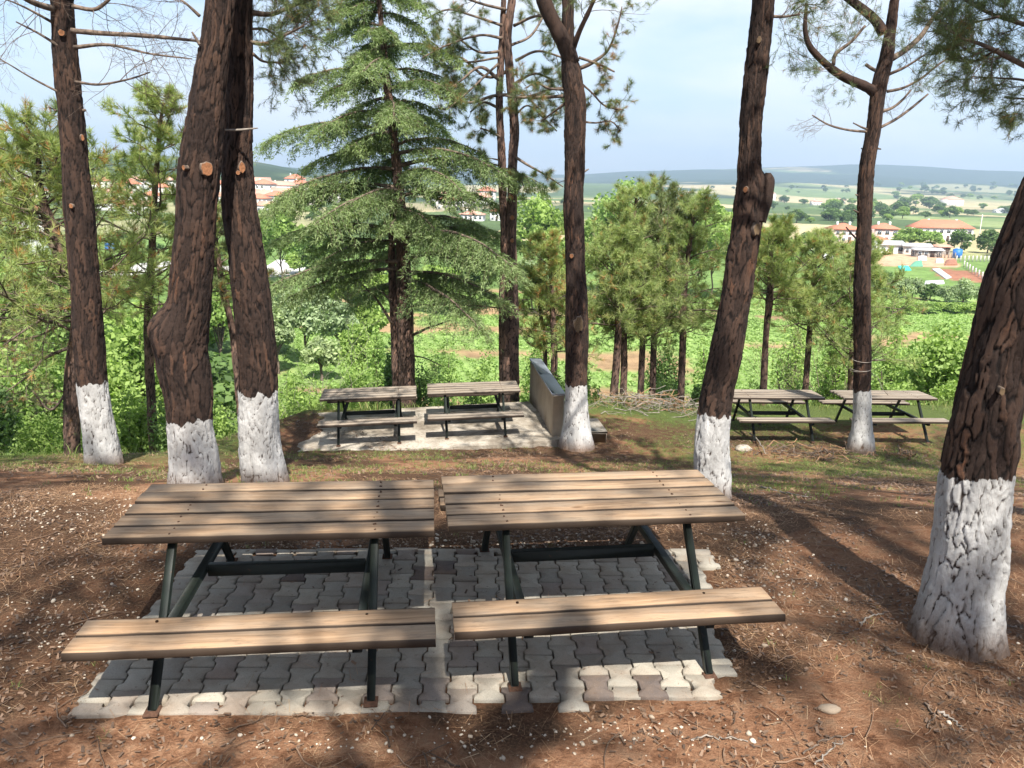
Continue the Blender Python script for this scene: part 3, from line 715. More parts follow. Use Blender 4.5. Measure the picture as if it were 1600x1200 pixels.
def near_tree(key, label, path, d, seed, paint, top, crown, bulges=(), flare=.10, du=.013, dv=.018, **kw):
    """path in photo pixels from the root up; top = (dx, dy, z, r) of the tip; crown = (z0, z1, radius)"""
    g_ = G(path[0][0], path[0][1]-8); d = float(g_[1])+path[2][2]/2/F*zc(g_); print(key, 'd', round(d, 2))
    pts = pxpath(path, d); b0 = pts[0]; gx, gy = b0[0], b0[1]; gz = float(hgt(gx, gy))
    base = (gx, gy, gz); pts[0][2] = min(pts[0][2], gz); first = [gx, gy, gz-.12, b0[3]]
    pts = ([first]+[p for p in pts if p[2] > gz+.12])
    last = np.array(pts[-1]); tip = [last[0]+top[0], last[1]+top[1], top[2], top[3]]
    mid = [last[0]+top[0]*.45, last[1]+top[1]*.45, (last[2]+top[2])/2, (last[3]+top[3])/2*1.1]
    allp = pts+[mid, tip]
    r = thing('pine_tree', label, 'tree', base, 0, 'pines with whitewashed trunks')
    bl = [(at(px, py, d), rad, amt) for (px, py, rad, amt) in bulges]
    zsplit = last[2]
    if d > 9: du, dv = (.017, .026) if d < 11 else (.023, .034)
    me = trunk_mesh([p for p in allp if p[2] <= zsplit+.001], base, seed, du, dv, None if paint is None else paint+.12, flare, bl, **kw)
    put('trunk', me, (0, 0, 0), r)
    ub = Buf(); S = spline(np.array([p for p in allp if p[2] >= zsplit-.001]), 14); ub.tube(S[:, :3]-np.array(base), S[:, 3]*1.02, 12)
    put('upper_trunk', ub.mesh('upper_trunk', M['bark'], True, {'crack': np.random.default_rng(1).uniform(size=ub.n), 'paint': np.zeros(ub.n)}), (0, 0, 0), r)
    if crown: n_ = overhead(r, base, axis_of(allp), *crown[:3], seed+100, **(crown[3] if len(crown) > 3 else {})); print(key, 'tufts', n_)
    NEAR[key] = (r, np.array(base), allp, d); return r, np.array(base)
W = 'pine trunk whitewashed at the foot'
near_tree('t1', 'pine with long bare dead twigs, leftmost of the whitewashed trunks', [(165, 735, 56), (158, 690, 52), (149, 640, 47), (143, 590, 45), (138, 520, 46), (134, 460, 45), (128, 390, 45), (124, 330, 46), (118, 270, 42), (113, 200, 39), (105, 120, 37), (100, 50, 35), (97, 0, 33)], 9.45, 11, 1.13, (-.25, .3, 9.5, .05), (5.2, 9.3, 2.3))
near_tree('t2', 'thick pine with a big burl and an orange saw cut, left of the crossing pair', [(305, 775, 84), (304, 720, 76), (297, 668, 70), (293, 611, 75), (286, 568, 77), (286, 525, 76), (294, 486, 68), (297, 460, 64), (302, 395, 62), (307, 330, 60), (312, 265, 63), (321, 200, 60), (326, 150, 56), (338, 60, 46), (345, -10, 42)], 7.7, 22, .72, (.35, .4, 9.8, .06), (4.7, 9.6, 2.5),
          bulges=[(254, 512, (.13, .3, .20), .10), (290, 575, (.25, .3, .16), .015)])
near_tree('t3', 'dark pine leaning left behind the burled trunk, right of the crossing pair', [(416, 765, 76), (412, 735, 69), (406, 690, 64), (404, 627, 62), (402, 568, 61), (398, 515, 61), (392, 460, 60), (383, 395, 56), (374, 330, 54), (371, 265, 50), (372, 200, 45), (374, 120, 44), (373, 50, 43), (374, -10, 42)], 8.15, 33, 1.0, (.1, .2, 10, .06), (5.2, 9.8, 2.5))
near_tree('t4', 'forked pine with an oval bare patch in its bark, beside the low concrete wall', [(901, 712, 60), (901, 690, 46), (900, 650, 41), (900, 586, 37), (902, 500, 38), (899, 430, 33), (898, 380, 34), (896, 320, 33), (897, 270, 32), (898, 200, 36), (899, 160, 36), (893, 115, 33), (888, 80, 21), (887, 0, 19)], 12.4, 44, 1.18, (.1, .2, 9.5, .05), (6.0, 9.3, 1.9))
near_tree('t5', 'crooked pine with a sawn stub high up, right behind the front right table', [(1112, 790, 62), (1114, 740, 57), (1113, 690, 54), (1118, 637, 52), (1130, 577, 53), (1140, 520, 50), (1152, 450, 47), (1160, 400, 48), (1167, 355, 48), (1170, 323, 46), (1173, 285, 42), (1171, 262, 37), (1173, 200, 36), (1180, 130, 37), (1188, 60, 37), (1194, -10, 36)], 7.2, 55, .87, (.5, .5, 9.6, .06), (4.9, 9.4, 2.4),
          bulges=[(1198, 292, (.06, .2, .10), .05), (1160, 452, (.09, .2, .06), .02)])
near_tree('t6', 'thin straight pine with many bare side branches, in front of the far right tables', [(1345, 716, 46), (1346, 700, 36), (1347, 655, 30), (1347, 607, 28), (1347, 540, 27), (1347, 440, 26), (1350, 360, 23), (1352, 300, 24), (1357, 250, 23), (1362, 220, 22), (1369, 170, 22), (1375, 130, 23), (1385, 90, 22), (1391, 50, 17), (1398, 0, 14)], 12.9, 66, 1.13, (.4, .2, 9.0, .04), (5.7, 9.0, 2.0))
near_tree('t7', 'nearest and thickest pine, leaning right at the right edge of the picture', [(1488, 1035, 128), (1499, 980, 118), (1510, 900, 112), (1517, 850, 109), (1524, 780, 106), (1531, 720, 104), (1543, 650, 97), (1557, 580, 97), (1575, 500, 96), (1598, 420, 96), (1628, 340, 92), (1655, 270, 88), (1690, 180, 84)], 3.95, 77, 1.08, (1.6, 1.2, 9.5, .07), (4.6, 9.2, 2.6), bulges=[(1572, 700, (.10, .2, .07), .02)], flare=.24, du=.0095, dv=.013, cell=(.045, .30), amp=.015)

# ------------------------------------------------------------------ limbs, twigs and saw cuts seen on the near trees
def deco():
    r, b, P, d = NEAR['t1']
    for i, (L_, nt_) in enumerate([([(112, 48, 9), (160, 52, 8), (230, 56, 7), (310, 64, 4)], 8), ([(116, 74, 7), (170, 70, 5), (235, 84, 3.5), (300, 92, 2)], 12), ([(118, 128, 5), (155, 132, 4), (200, 124, 3), (234, 113, 2)], 7),
                                   ([(92, 72, 6), (60, 52, 4), (25, 34, 2.5)], 4), ([(94, 145, 4), (50, 122, 3), (10, 98, 2), (-30, 75, 1.5)], 3), ([(84, 14, 10), (50, 3, 9), (10, -20, 7)], 4), ([(114, 10, 8), (150, 14, 6), (180, -10, 5)], 5), ([(84, 36, 5), (40, 12, 3), (0, -5, 2)], 4)]):
        S = limb(r, b, L_, d-.1, m='twig', k=6, d1=d-.2-.3*(i % 3)); twiglets(r, b, S, nt_, .85, 300+i, -.25, r=.0042, sub=(6, 3), start=.3)
    scar(r, b, 96, 51, d, 12, 12, 'cut', P); scar(r, b, 111, 322, d, 8, 9, 'cut', P); scar(r, b, 129, 215, d, 6, 12, 'cut', P)
    limb(r, b, [(88, 173, 3), (80, 169, 2), (76, 168, 1.5)], d, 'stub', 'twig', 5); limb(r, b, [(130, 173, 6), (134, 172, 4)], d-.05, 'stub', 'twig', 5)
    r, b, P, d = NEAR['t2']
    scar(r, b, 323, 264, d, 22, 25, 'cut', P); scar(r, b, 287, 262, d, 8, 9, 'cut', P)
    limb(r, b, [(312, 70, 5), (305, 58, 4), (300, 50, 3)], d-.1, 'stub', 'twig', 6)
    S = limb(r, b, [(312, 25, 6), (290, 5, 4), (270, -8, 3)], d-.1, m='twig', k=6); twiglets(r, b, S, 5, .5, 340, -.1, r=.003)
    r, b, P, d = NEAR['t3']
    scar(r, b, 378, 262, d, 13, 22, 'cut', P); scar(r, b, 372, 270, d, 8, 8, 'cut', P)
    limb(r, b, [(352, 203, 3), (375, 203, 4), (403, 200, 2)], d-.25, 'stub', 'greywood', 6)
    for i, (L_, nt_, nd) in enumerate([([(393, 66, 8), (415, 68, 6), (445, 55, 4), (475, 40, 3)], 16, .8), ([(395, 20, 10), (425, 22, 7), (460, 8, 5), (500, -5, 4)], 16, .9), ([(395, 84, 5), (412, 96, 4), (440, 98, 3)], 9, .7), ([(392, 45, 5), (420, 48, 4), (455, 78, 2.5)], 10, .8)]):
        S = limb(r, b, L_, d, m='twig', k=6, d1=d+.4*i-.4); twiglets(r, b, S, nt_, .5, 350+i, -.1, r=.004, sub=(6, 3), needles=nd, start=.25, k=14, ln=.06)
    r, b, P, d = NEAR['t4']
    scar(r, b, 904, 507, d, 18, 33, 'cut_old', P); scar(r, b, 893, 400, d, 8, 8, 'cut', P)
    S = limb(r, b, [(894, 100, 26), (884, 72, 25), (870, 45, 24), (855, 15, 23), (842, -25, 22), (830, -70, 18)], d, k=12, d1=d-.2)
    S = limb(r, b, [(895, 78, 9), (905, 50, 8), (920, 18, 7), (932, -10, 6)], d-.05, k=8, d1=d-.4); twiglets(r, b, S, 5, .9, 361, .1, needles=.8, k=26)
    for i, (L_, nt_, nd) in enumerate([([(903, 108, 7), (925, 98, 6), (950, 78, 4), (965, 40, 3), (972, 10, 2)], 9, .35), ([(908, 130, 4), (925, 145, 3), (945, 165, 3), (975, 172, 2)], 7, .9), ([(880, 150, 6), (850, 152, 5), (815, 152, 4), (790, 150, 3)], 8, .8), ([(882, 140, 5), (858, 138, 4), (838, 130, 3), (820, 138, 2)], 7, .7), ([(910, 190, 4), (930, 192, 3), (955, 190, 2.5), (970, 205, 2)], 7, .9), ([(885, 160, 5), (865, 175, 3), (845, 190, 2)], 6, .9), ([(905, 90, 5), (935, 100, 4), (960, 112, 3)], 6, .8)]):
        S = limb(r, b, L_, d, m='twig', k=6, d1=d-.3+.3*(i % 3)); twiglets(r, b, S, nt_, .42, 370+i, .0, r=.005, needles=nd, k=34, sub=(3, 2), ln=.10, brown=.18)
    limb(r, b, [(913, 268, 4), (920, 264, 2)], d, 'stub', 'greywood', 5)
    r, b, P, d = NEAR['t5']
    scar(r, b, 1165, 296, d, 9, 12, 'cut', P); scar(r, b, 1186, 62, d, 9, 13, 'cut_old', P); scar(r, b, 1183, 358, d, 17, 24, 'cut_old', P)
    limb(r, b, [(1182, 345, 30), (1190, 318, 30), (1196, 295, 27), (1199, 280, 22), (1200, 270, 8)], d-.02, 'stub', 'bark', 14)
    S = limb(r, b, [(1198, 25, 6), (1225, 26, 4), (1250, 22, 3)], d, m='twig', k=6); twiglets(r, b, S, 10, .5, 390, .0, needles=.4, k=14, r=.003)
    r, b, P, d = NEAR['t6']
    for i, (L_, w_, nt_, nd) in enumerate([
        ([(1366, 143, 18), (1350, 134, 15), (1322, 122, 14), (1300, 108, 13), (1278, 88, 11), (1264, 70, 9), (1258, 45, 7), (1260, 5, 5)], 0, 16, .3),
        ([(1302, 102, 6), (1306, 84, 6), (1330, 65, 5), (1352, 40, 4)], 0, 12, .25),
        ([(1380, 52, 16), (1368, 32, 15), (1345, 12, 14), (1318, -8, 12)], 0, 4, 0),
        ([(1393, 92, 10), (1415, 78, 9), (1440, 55, 8), (1462, 22, 6), (1492, -8, 5)], 0, 8, .6),
        ([(1389, 116, 5), (1412, 106, 4), (1432, 94, 3), (1447, 84, 2)], 0, 6, .3),
        ([(1386, 143, 5), (1412, 137, 4), (1440, 122, 3.5), (1462, 104, 3), (1485, 88, 2)], 0, 7, .3),
        ([(1379, 174, 5), (1395, 168, 4.5), (1410, 156, 4), (1423, 141, 3)], 0, 2, 0),
        ([(1374, 200, 5), (1400, 186, 4.5), (1425, 168, 4), (1450, 147, 3)], 0, 3, 0),
        ([(1356, 206, 4), (1325, 203, 3.5), (1295, 195, 3), (1269, 180, 2)], 0, 5, 0),
        ([(1357, 203, 4), (1345, 198, 3), (1333, 192, 2)], 0, 0, 0), ([(1372, 112, 6), (1362, 107, 5.5), (1353, 101, 5)], 0, 0, 0),
        ([(1345, 378, 4), (1335, 370, 3), (1322, 355, 2)], 0, 0, 0), ([(1341, 332, 3), (1334, 328, 2)], 0, 0, 0), ([(1341, 306, 3), (1337, 304, 2)], 0, 0, 0), ([(1372, 232, 3), (1376, 233, 2)], 0, 0, 0), ([(1350, 234, 3), (1346, 232, 2)], 0, 0, 0)]):
        nm = 'branch' if L_[0][2] > 3.5 and len(L_) > 3 else 'stub'
        S = limb(r, b, L_, d, nm, 'bark' if L_[0][2] > 12 else 'twig', k=8, d1=d-.3+.25*(i % 4))
        if nt_: twiglets(r, b, S, nt_, .75, 400+i, .0, r=.0042, sub=(7, 4), needles=nd, k=16, start=.15, spread=.9)
    wb = Buf(); t6 = at(1347, 560, d); rad = .165
    for (dy, ph) in ((0, 0), (.16, .5), (.19, 2.)):
        an = np.linspace(0, 2*np.pi, 40); wb.tube(np.stack([t6[0]+np.cos(an)*rad, t6[1]+np.sin(an)*rad, t6[2]-.02-dy+.02*np.sin(an+ph)], 1)-b, .005, 4)
    wb.tube(np.array([at(1360, 582, d), at(1372, 590, d), at(1378, 606, d-.1), at(1388, 618, d-.1)])-b, .005, 4); wb.tube(np.array([at(1358, 560, d), at(1372, 562, d), at(1384, 563, d)])-b, .004, 4)
    wb.build('wire', M['greywood'], r)
    # needle-laden limb of a pine that stands outside the picture on the right: it hangs from the nearest pine
    r, b, P, d = NEAR['t7']
    for i, (L_, nt_, nd) in enumerate([([(1660, 130, 12), (1600, 102, 9), (1540, 72, 7), (1505, 60, 5), (1470, 40, 3)], 26, .95), ([(1680, 60, 10), (1600, 38, 8), (1545, 20, 6), (1500, -5, 5)], 22, .95), ([(1680, 160, 7), (1610, 128, 5), (1560, 122, 3), (1520, 120, 2)], 16, .9), ([(1690, 205, 6), (1620, 160, 4), (1570, 152, 3)], 14, .9), ([(1560, 76, 4), (1520, 96, 3), (1480, 92, 2)], 12, .9), ([(1560, 26, 4), (1500, 40, 3), (1450, 50, 2)], 14, .9)]):
        S = limb(r, b, L_, d+2.2, m='twig', k=6, d1=d+2.6+.2*i); twiglets(r, b, S, nt_, .42, 430+i, -.05, r=.0035, sub=(6, 3), needles=nd*.6, k=12, start=.1, ln=.07, brown=.03)
    scar(r, b, 1566, 612, d, 10, 15, 'cut_old', P)
deco()

# shade pines that stand behind the photographer (they throw the dappled light on the front tables)
SH = [('t5', -2.6, -4.4, 1.2), ('t4', .9, -4.0, 2.6), ('t3', -5.2, -.2, 4.1), ('t2', 4.6, -5.0, .7), ('t6', 6.3, -.4, 2.), ('t4', -8.2, -2.6, .5), ('t1', 9.6, 2.0, 1.), ('t6', -9.4, 3.6, 3.3)]
for i, (k, x, y, a) in enumerate(SH):
    c = copy_thing(NEAR[k][0], on(x, y), a, 1.38, ['tall pine behind the viewer, just left of the standing place', 'tall pine behind the viewer, just right of the standing place', 'tall pine behind the viewer, far left', 'tall pine behind the viewer, far right', 'tall pine beyond the right edge, behind the viewer', 'tall pine beyond the left edge, behind the viewer', 'tall pine beyond the right edge, level with the viewer', 'tall pine beyond the left edge, left of the front tables'][i])

# ------------------------------------------------------------------ double pine behind the slab
def double_pine():
    d = 17.3; base = np.array(on(at(797, 610, d)[0], d)); r = thing('pine_tree', 'unpainted pine with two grey trunks grown together and round saw cuts, behind the slab tables', 'tree', base)
    for i, (L_) in enumerate(([(797, 632, 34), (797, 600, 30), (797, 540, 29), (797, 490, 30), (801, 440, 17), (799, 380, 16), (800, 320, 16), (801, 250, 15), (804, 200, 15), (798, 130, 14), (793, 60, 13), (800, 0, 12), (806, -60, 8)], [(790, 632, 14), (787, 600, 14), (786, 540, 14), (786, 480, 15), (788, 430, 15), (788, 360, 13), (785, 290, 13), (783, 230, 13), (780, 160, 12), (783, 90, 11), (786, 20, 9), (788, -50, 6)])):
        p = pxpath(L_, d+.05*i); p[0][2] = base[2]-.3
        put('trunk', trunk_mesh(p, base, 140+i, .02, .035, None, .12, cell=(.05, .2), amp=.012, tm='bark_bg'), (0, 0, 0), r)
    for (px, py, w_, h_) in ((799, 308, 9, 9), (800, 340, 9, 10), (800, 376, 8, 9), (799, 440, 6, 6)): scar(r, base, px, py, d-.16, w_, h_)
    br = [[(797, 148, 6), (770, 150, 5), (730, 160, 4), (700, 135, 3)], [(797, 110, 6), (760, 120, 5), (720, 90, 4), (690, 95, 3)], [(785, 60, 5), (750, 55, 4), (700, 70, 3), (660, 90, 2)], [(780, 125, 6), (750, 105, 5), (715, 130, 3), (680, 150, 2)],
          [(802, 155, 5), (830, 150, 5), (860, 140, 4), (890, 135, 3)], [(805, 95, 5), (840, 80, 4), (880, 90, 3)], [(803, 40, 5), (840, 25, 4), (880, 35, 3)], [(805, 130, 5), (835, 115, 4), (865, 125, 3)],
          [(785, 40, 5), (740, 25, 4), (700, 15, 3), (665, 30, 2)], [(790, 15, 5), (750, 5, 4), (710, -10, 3)], [(805, 180, 4), (825, 165, 3), (850, 185, 2.5), (870, 205, 2)], [(778, 168, 5), (755, 160, 4), (735, 175, 2.5)],
          [(800, 242, 5), (825, 258, 4), (850, 272, 3), (880, 292, 2)], [(782, 214, 4), (765, 205, 3), (750, 200, 2)], [(780, 250, 3), (765, 248, 2), (752, 255, 2)], [(803, 170, 6), (818, 150, 5), (845, 172, 3)], [(800, 255, 3), (812, 275, 2), (818, 290, 1.5)],
          [(800, 70, 5), (830, 55, 4), (855, 15, 3)], [(786, 80, 5), (745, 80, 4), (700, 45, 3)], [(778, 100, 4), (735, 140, 3), (700, 170, 2)], [(780, 90, 4), (720, 95, 3), (660, 55, 2)]]
    for i, L_ in enumerate(br):
        S = limb(r, base, L_, d, m='twig', k=6, d1=d+.9*math.sin(i*1.9)); low = L_[0][1] > 190
        twiglets(r, base, S, 7 if not low else 6, .55 if not low else .35, 500+i, .1, r=.007, needles=.9 if not low else .95, k=30, sub=(4, 2), ln=.13, start=.4, brown=.08)
double_pine()

# ------------------------------------------------------------------ cedar
def cedar():
    d = 17.6; rg = np.random.default_rng(5); base = np.array(on(at(636, 610, d)[0], d))
    r = thing('cedar_tree', 'tall blue green cedar with drooping tiers of branches behind the slab tables', 'tree', base)
    for i, L_ in enumerate(([(636, 628, 32), (636, 600, 28), (634, 520, 27), (631, 430, 24), (627, 350, 20), (620, 260, 16), (608, 160, 13), (598, 60, 9), (590, -20, 6), (585, -70, 2)], [(622, 610, 16), (617, 520, 14), (613, 440, 13), (612, 360, 10), (613, 290, 6)])):
        p = pxpath(L_, d+.12*i); p[0][2] = base[2]-.3
        if i == 0: pp = np.array(p)
        put('trunk', trunk_mesh(p, base, 160+i, .025, .04, None, .15, cell=(.045, .2), amp=.009, tm='bark_bg'), (0, 0, 0), r)
    wb = Buf(); nb = Buf(); z0, z1 = base[2]+3.15, pp[-1, 2]; TP = []; TD = []; TT = []
    nbr = 76
    for i in range(nbr):
        t = min(1., max(0., (i+.9*rg.normal())/(nbr-1)))**.95; z = z0+(z1-z0)*t; x = np.interp(z, pp[:, 2], pp[:, 0]); y = np.interp(z, pp[:, 2], pp[:, 1]); a = i*2.39996+rg.uniform(-.7, .7)
        Lb = (3.7*(1-t)**.72*min(1, .7+t*1.6)+.25)*(rg.uniform(.42, .8) if i % 3 == 0 else rg.uniform(.75, 1.2))
        h = np.array([math.cos(a), math.sin(a), 0]); n = 14; s = np.linspace(0, 1, n); lift = rg.uniform(-.02, .42)
        P = np.array([x, y, z])+h*(s*Lb)[:, None]; P[:, 2] += Lb*(lift*s-(.20+.10*t+lift*.5)*s**2.2)+.04*rg.normal(size=n).cumsum()*.25
        wig = np.cross(h, [0, 0, 1]); P += wig*(.10*Lb*math.sin(a*3)*s**2)[:, None]
        R = np.linspace(.012+.013*Lb, .004, n); wb.tube(P-base, R, 5, cap=False)
        m_ = int(8+12*Lb)
        for j in range(m_):
            u = .16+.84*(j+rg.uniform())/m_; f_ = u*(n-1); k = min(int(f_), n-2); p = P[k]+(P[k+1]-P[k])*(f_-k)
            side = wig*(1 if j % 2 else -1); fwd = unit(P[k+1]-P[k]); ls = (.20+.36*Lb*(1-u)**.6*.75+.06)*rg.uniform(.5, 1.15)
            dr = unit(fwd*.75+side*.8+np.array([0, 0, rg.uniform(-.1, .15)])); q = 5; ss = np.linspace(0, 1, q); dp_ = rg.uniform(.35, 1.0)
            Q = p+dr*(ss*ls)[:, None]; Q[:, 2] -= ls*dp_*ss**1.6
            wb.tube(Q-base, np.linspace(.005, .002, q), 3, cap=False)
            ne = int(7+ls*44)
            for e in range(2):
                uu = rg.uniform(.05, 1, ne); kk = np.minimum((uu*(q-1)).astype(int), q-2); fr = (uu*(q-1)-kk)[:, None]
                pt = Q[kk]*(1-fr)+Q[kk+1]*fr; off = rg.normal(size=(ne, 3))*[.045, .045, .012]+[0, 0, -.01]; pt = pt+off
                TP.append(pt); dd = unit(dr+np.array([0, 0, -.35])+.55*rg.normal(size=(ne, 3))); TD.append(dd); TT.append(np.full(ne, .30+.4*u+.16*rg.normal()))
    TP = np.concatenate(TP)-base; TD = np.concatenate(TD); TT = np.concatenate(TT); n = len(TP); print('cedar sprays', n)
    for e in range(2):
        l = rg.uniform(.06, .13, (n, 1)); d2 = unit(TD+.45*rg.normal(size=(n, 3))); s_ = unit(np.cross(d2, rg.normal(size=(n, 3))*[.5, .5, 1]))*rg.uniform(.006, .0115, (n, 1))
        V = np.stack([TP-s_, TP+s_, TP+d2*l], 1).reshape(-1, 3); nb.add(V, None, np.arange(n*3).reshape(-1, 3), np.clip(np.repeat(TT+.12*rg.normal(size=n), 3), 0, 1))
    wb.build('branches', M['twig'], r); nb.build('needles', M['cedar'], r)
    # low bare branches
    for i, L_ in enumerate(([(640, 478, 5), (690, 476, 4), (745, 478, 3), (790, 482, 2)], [(642, 525, 5), (670, 512, 4), (705, 500, 2)], [(612, 505, 5), (590, 470, 4), (560, 440, 3), (538, 425, 2)], [(612, 470, 4), (590, 452, 3), (565, 455, 2)], [(645, 470, 4), (660, 452, 3), (690, 448, 2)], [(640, 555, 3), (665, 560, 2), (690, 572, 1.5)])):
        S = limb(r, base, L_, d, m='twig', k=5, d1=d-.6+.5*i); twiglets(r, base, S, 5, .5, 560+i, .1, r=.005, sub=(4, 2), needles=.35, k=12, nm='cedar', ln=.07)
cedar()

# ------------------------------------------------------------------ foliage generators for trees and bushes
def leaves(b, P, Nn, size, rg, tint, asp=.6):
    n = len(P); d = unit(Nn+.9*rg.normal(size=(n, 3))); s1 = unit(np.cross(d, rg.normal(size=(n, 3)))); s2 = np.cross(d, s1)
    l = size*rg.uniform(.6, 1.3, (n, 1)); w_ = l*asp
    V = np.stack([P-s1*l/2, P+s2*w_/2+d*l*.1, P+s1*l/2, P-s2*w_/2+d*l*.1], 1).reshape(-1, 3)
    b.add(V, np.arange(n*4).reshape(-1, 4), None, np.clip(np.repeat(tint, 4), 0, 1))
def broad_crown(seed, n, size, lobes=26, flat=1., hollow=.55, warm=0., S3=None, th=0):
    """leaves spread over many clumps inside a unit crown (radius 1, height 2, centre at 1)"""
    rg = np.random.default_rng(seed); b = Buf(); C = []
    for i in range(lobes):
        v = unit(rg.normal(size=3)); v[2] = abs(v[2])*1.2-.55 if rg.uniform() < .7 else v[2]; C.append(v*rg.uniform(.35, .8)*[1, 1, flat])
    C = np.array(C); R = rg.uniform(.2, .42, lobes); k = rg.integers(0, lobes, n); v = unit(rg.normal(size=(n, 3)))
    rad = R[k]*rg.uniform(hollow, 1.06, n)*(1+.35*(fbm(v[:, 0]*2+k, v[:, 1]*2, v[:, 2]*2, 2, seed)-.5)); P = C[k]+v*rad[:, None]; P[:, 2] += 1
    tl = rg.uniform(.25, .75, lobes)[k]+.16*rg.normal(size=n); tl = np.where(rg.uniform(size=n) < warm, .99, np.minimum(tl, .85))
    if S3 is not None: P[:, 2] = th*2+P[:, 2]*(1-th); P = P*S3
    leaves(b, P, v, size, rg, tl); return b, C, R
def broad_tree(label, base, w_, h_, seed, n=5000, leaf=.12, m='leaf', trunk=.35, group=None, cat='tree', name='broadleaf_tree', trunk_h=.25, warm=0., mats='twig'):
    r = thing(name, label, cat, base, 0, group); S3 = np.array([w_/2, w_/2, h_/2])
    b, C, R = broad_crown(seed, int(n*.52), leaf*1.25, warm=warm, S3=S3, th=trunk_h); b.build('crown', M[m], r)
    t = Buf(); rg = np.random.default_rng(seed); tr = trunk/w_*1.6
    t.tube(spline([[0, 0, -.15], [.03, .02, trunk_h], [-.02, .04, trunk_h*2.2], [.02, 0, 1.3]], 12), np.linspace(tr*.5, tr*.15, 12), 7)
    for c in C[::2]:
        e = c.copy(); e[2] = trunk_h*2+(e[2]+1)*(1-trunk_h); t.tube(spline([[0, .02, trunk_h*2*rg.uniform(.8, 1.5)], e*[.5, .5, .8], e], 6), np.linspace(tr*.2, tr*.05, 6), 4, cap=False)
    for q in range(len(t.v)): t.v[q] = t.v[q]*S3
    t.build('trunk', M[mats], r); return r
def scrub_pine(label, base, path, d, crown, seed, m='needle_brt', nb=46, k=12, group=None, ln=.15, trunk_m='bark', extra=(), tw=.0045, brown=.03, sub=(6, 3)):
    """small pine on the slope: trunk drawn through photo pixels, crown = (z0, z1, radius) metres"""
    p = pxpath(path, d); base = np.array([p[0][0], p[0][1], float(hgt(p[0][0], p[0][1]))]); p[0][2] = base[2]-.15; crown = (crown[0]-.35, crown[1], crown[2])
    r = thing('small_pine', label, 'tree', base, 0, group); rg = np.random.default_rng(seed)
    put('trunk', trunk_mesh(p, base, seed, .03, .05, None, .1, cell=(.05, .16), amp=.008, tm='bark_bg'), (0, 0, 0), r)
    ax = axis_of(p); wb = Buf(); tips = []; z0, z1, rad = crown
    for i in range(nb):
        t = (i+.5)/nb; z = z0+(z1-z0)*t; x, y, rr_ = ax(z); a = i*2.4+rg.uniform(-.5, .5); Lb = rad*(1-.7*t**1.5)*rg.uniform(.35, 1.3)
        grow(wb, tips, (x, y, z), (math.cos(a), math.sin(a), .1+.5*t), Lb, .01+.008*Lb, 0, rg, .35, .5, sub, 4, .3, minr=.003)
    P = np.array([q for q, dd, l in tips if l >= 1]); D = np.array([dd for q, dd, l in tips if l >= 1]); nb_ = Buf()
    tufts(nb_, P-base, unit(D+[0, 0, .35]), k, ln, tw*2.1, rg, .7, brown=brown, base_t=.62); print(label[:24], len(P))
    for v in range(len(wb.v)): wb.v[v] = wb.v[v]-base
    wb.build('branches', M['twig'], r); nb_.build('needles', M[m], r); return r

# ================================================================== TREES ON THE SLOPE
def zat(px, py, d): return float(at(px, py, d)[2])
GP = 'young pines at the edge of the slope'
scrub_pine('young pine at the left end of the group by the brush pile', None, [(958, 628, 14), (962, 580, 13), (966, 520, 12), (968, 470, 11), (970, 420, 8), (972, 370, 5)], 18.2, (zat(970, 500, 18.2), zat(970, 362, 18.2), 1.1), 201, group=GP)
scrub_pine('young pine leaning against its left neighbour, second of the group by the brush pile', None, [(974, 625, 12), (975, 570, 11), (976, 510, 10), (984, 440, 8), (990, 360, 6), (994, 310, 4)], 18.5, (zat(970, 500, 18.5), zat(990, 298, 18.5), 1.35), 202, group=GP)
scrub_pine('short pine with a slim reddish trunk, third of the group by the brush pile', None, [(1002, 618, 11), (1003, 560, 10), (1005, 510, 9), (1008, 460, 7), (1012, 400, 5)], 18.8, (zat(1005, 520, 18.8), zat(1012, 400, 18.8), 1.1), 203, group=GP)
scrub_pine('tall pine with a dark dense top, fourth of the group by the brush pile', None, [(1021, 615, 11), (1021, 560, 10), (1022, 500, 9), (1024, 430, 8), (1030, 350, 6), (1036, 305, 4)], 19.2, (zat(1021, 505, 19.2), zat(1036, 296, 19.2), 1.6), 204, group=GP, m='needle', nb=54)
scrub_pine('pine with a clear reddish trunk, rightmost of the group by the brush pile', None, [(1066, 614, 12), (1066, 560, 11), (1068, 500, 11), (1070, 440, 9), (1078, 380, 7), (1085, 325, 4)], 18.8, (zat(1066, 500, 18.8), zat(1085, 318, 18.8), 1.35), 205, group=GP, nb=54)
scrub_pine('young pine with a bent forked trunk, just right of the crooked pine', None, [(1193, 630, 12), (1194, 580, 11), (1197, 520, 10), (1202, 470, 12), (1204, 430, 8), (1206, 370, 5)], 18.2, (zat(1200, 455, 18.2), zat(1206, 362, 18.2), 1.15), 206, group=GP)
scrub_pine('young pine with a slightly bowed grey trunk behind the left of the far right tables', None, [(1257, 635, 11), (1260, 590, 10), (1264, 530, 9), (1268, 470, 8), (1272, 430, 6), (1276, 390, 4)], 18.6, (zat(1264, 500, 18.6), zat(1276, 372, 18.6), 1.3), 207, group=GP)
scrub_pine('pine with drooping lower branches just behind the thin straight pine', None, [(1331, 632, 12), (1331, 580, 12), (1336, 510, 10), (1345, 450, 8), (1350, 395, 5)], 18.0, (zat(1335, 560, 18.0), zat(1350, 388, 18.), 1.25), 208, group=GP, nb=50)
scrub_pine('half dead pine with brown needles behind the forked pine', None, [(866, 612, 12), (866, 560, 11), (864, 500, 9), (862, 450, 7), (858, 400, 4)], 18.6, (zat(866, 530, 18.6), zat(858, 372, 18.6), 1.15), 209, group=GP, brown=.14, nb=40)
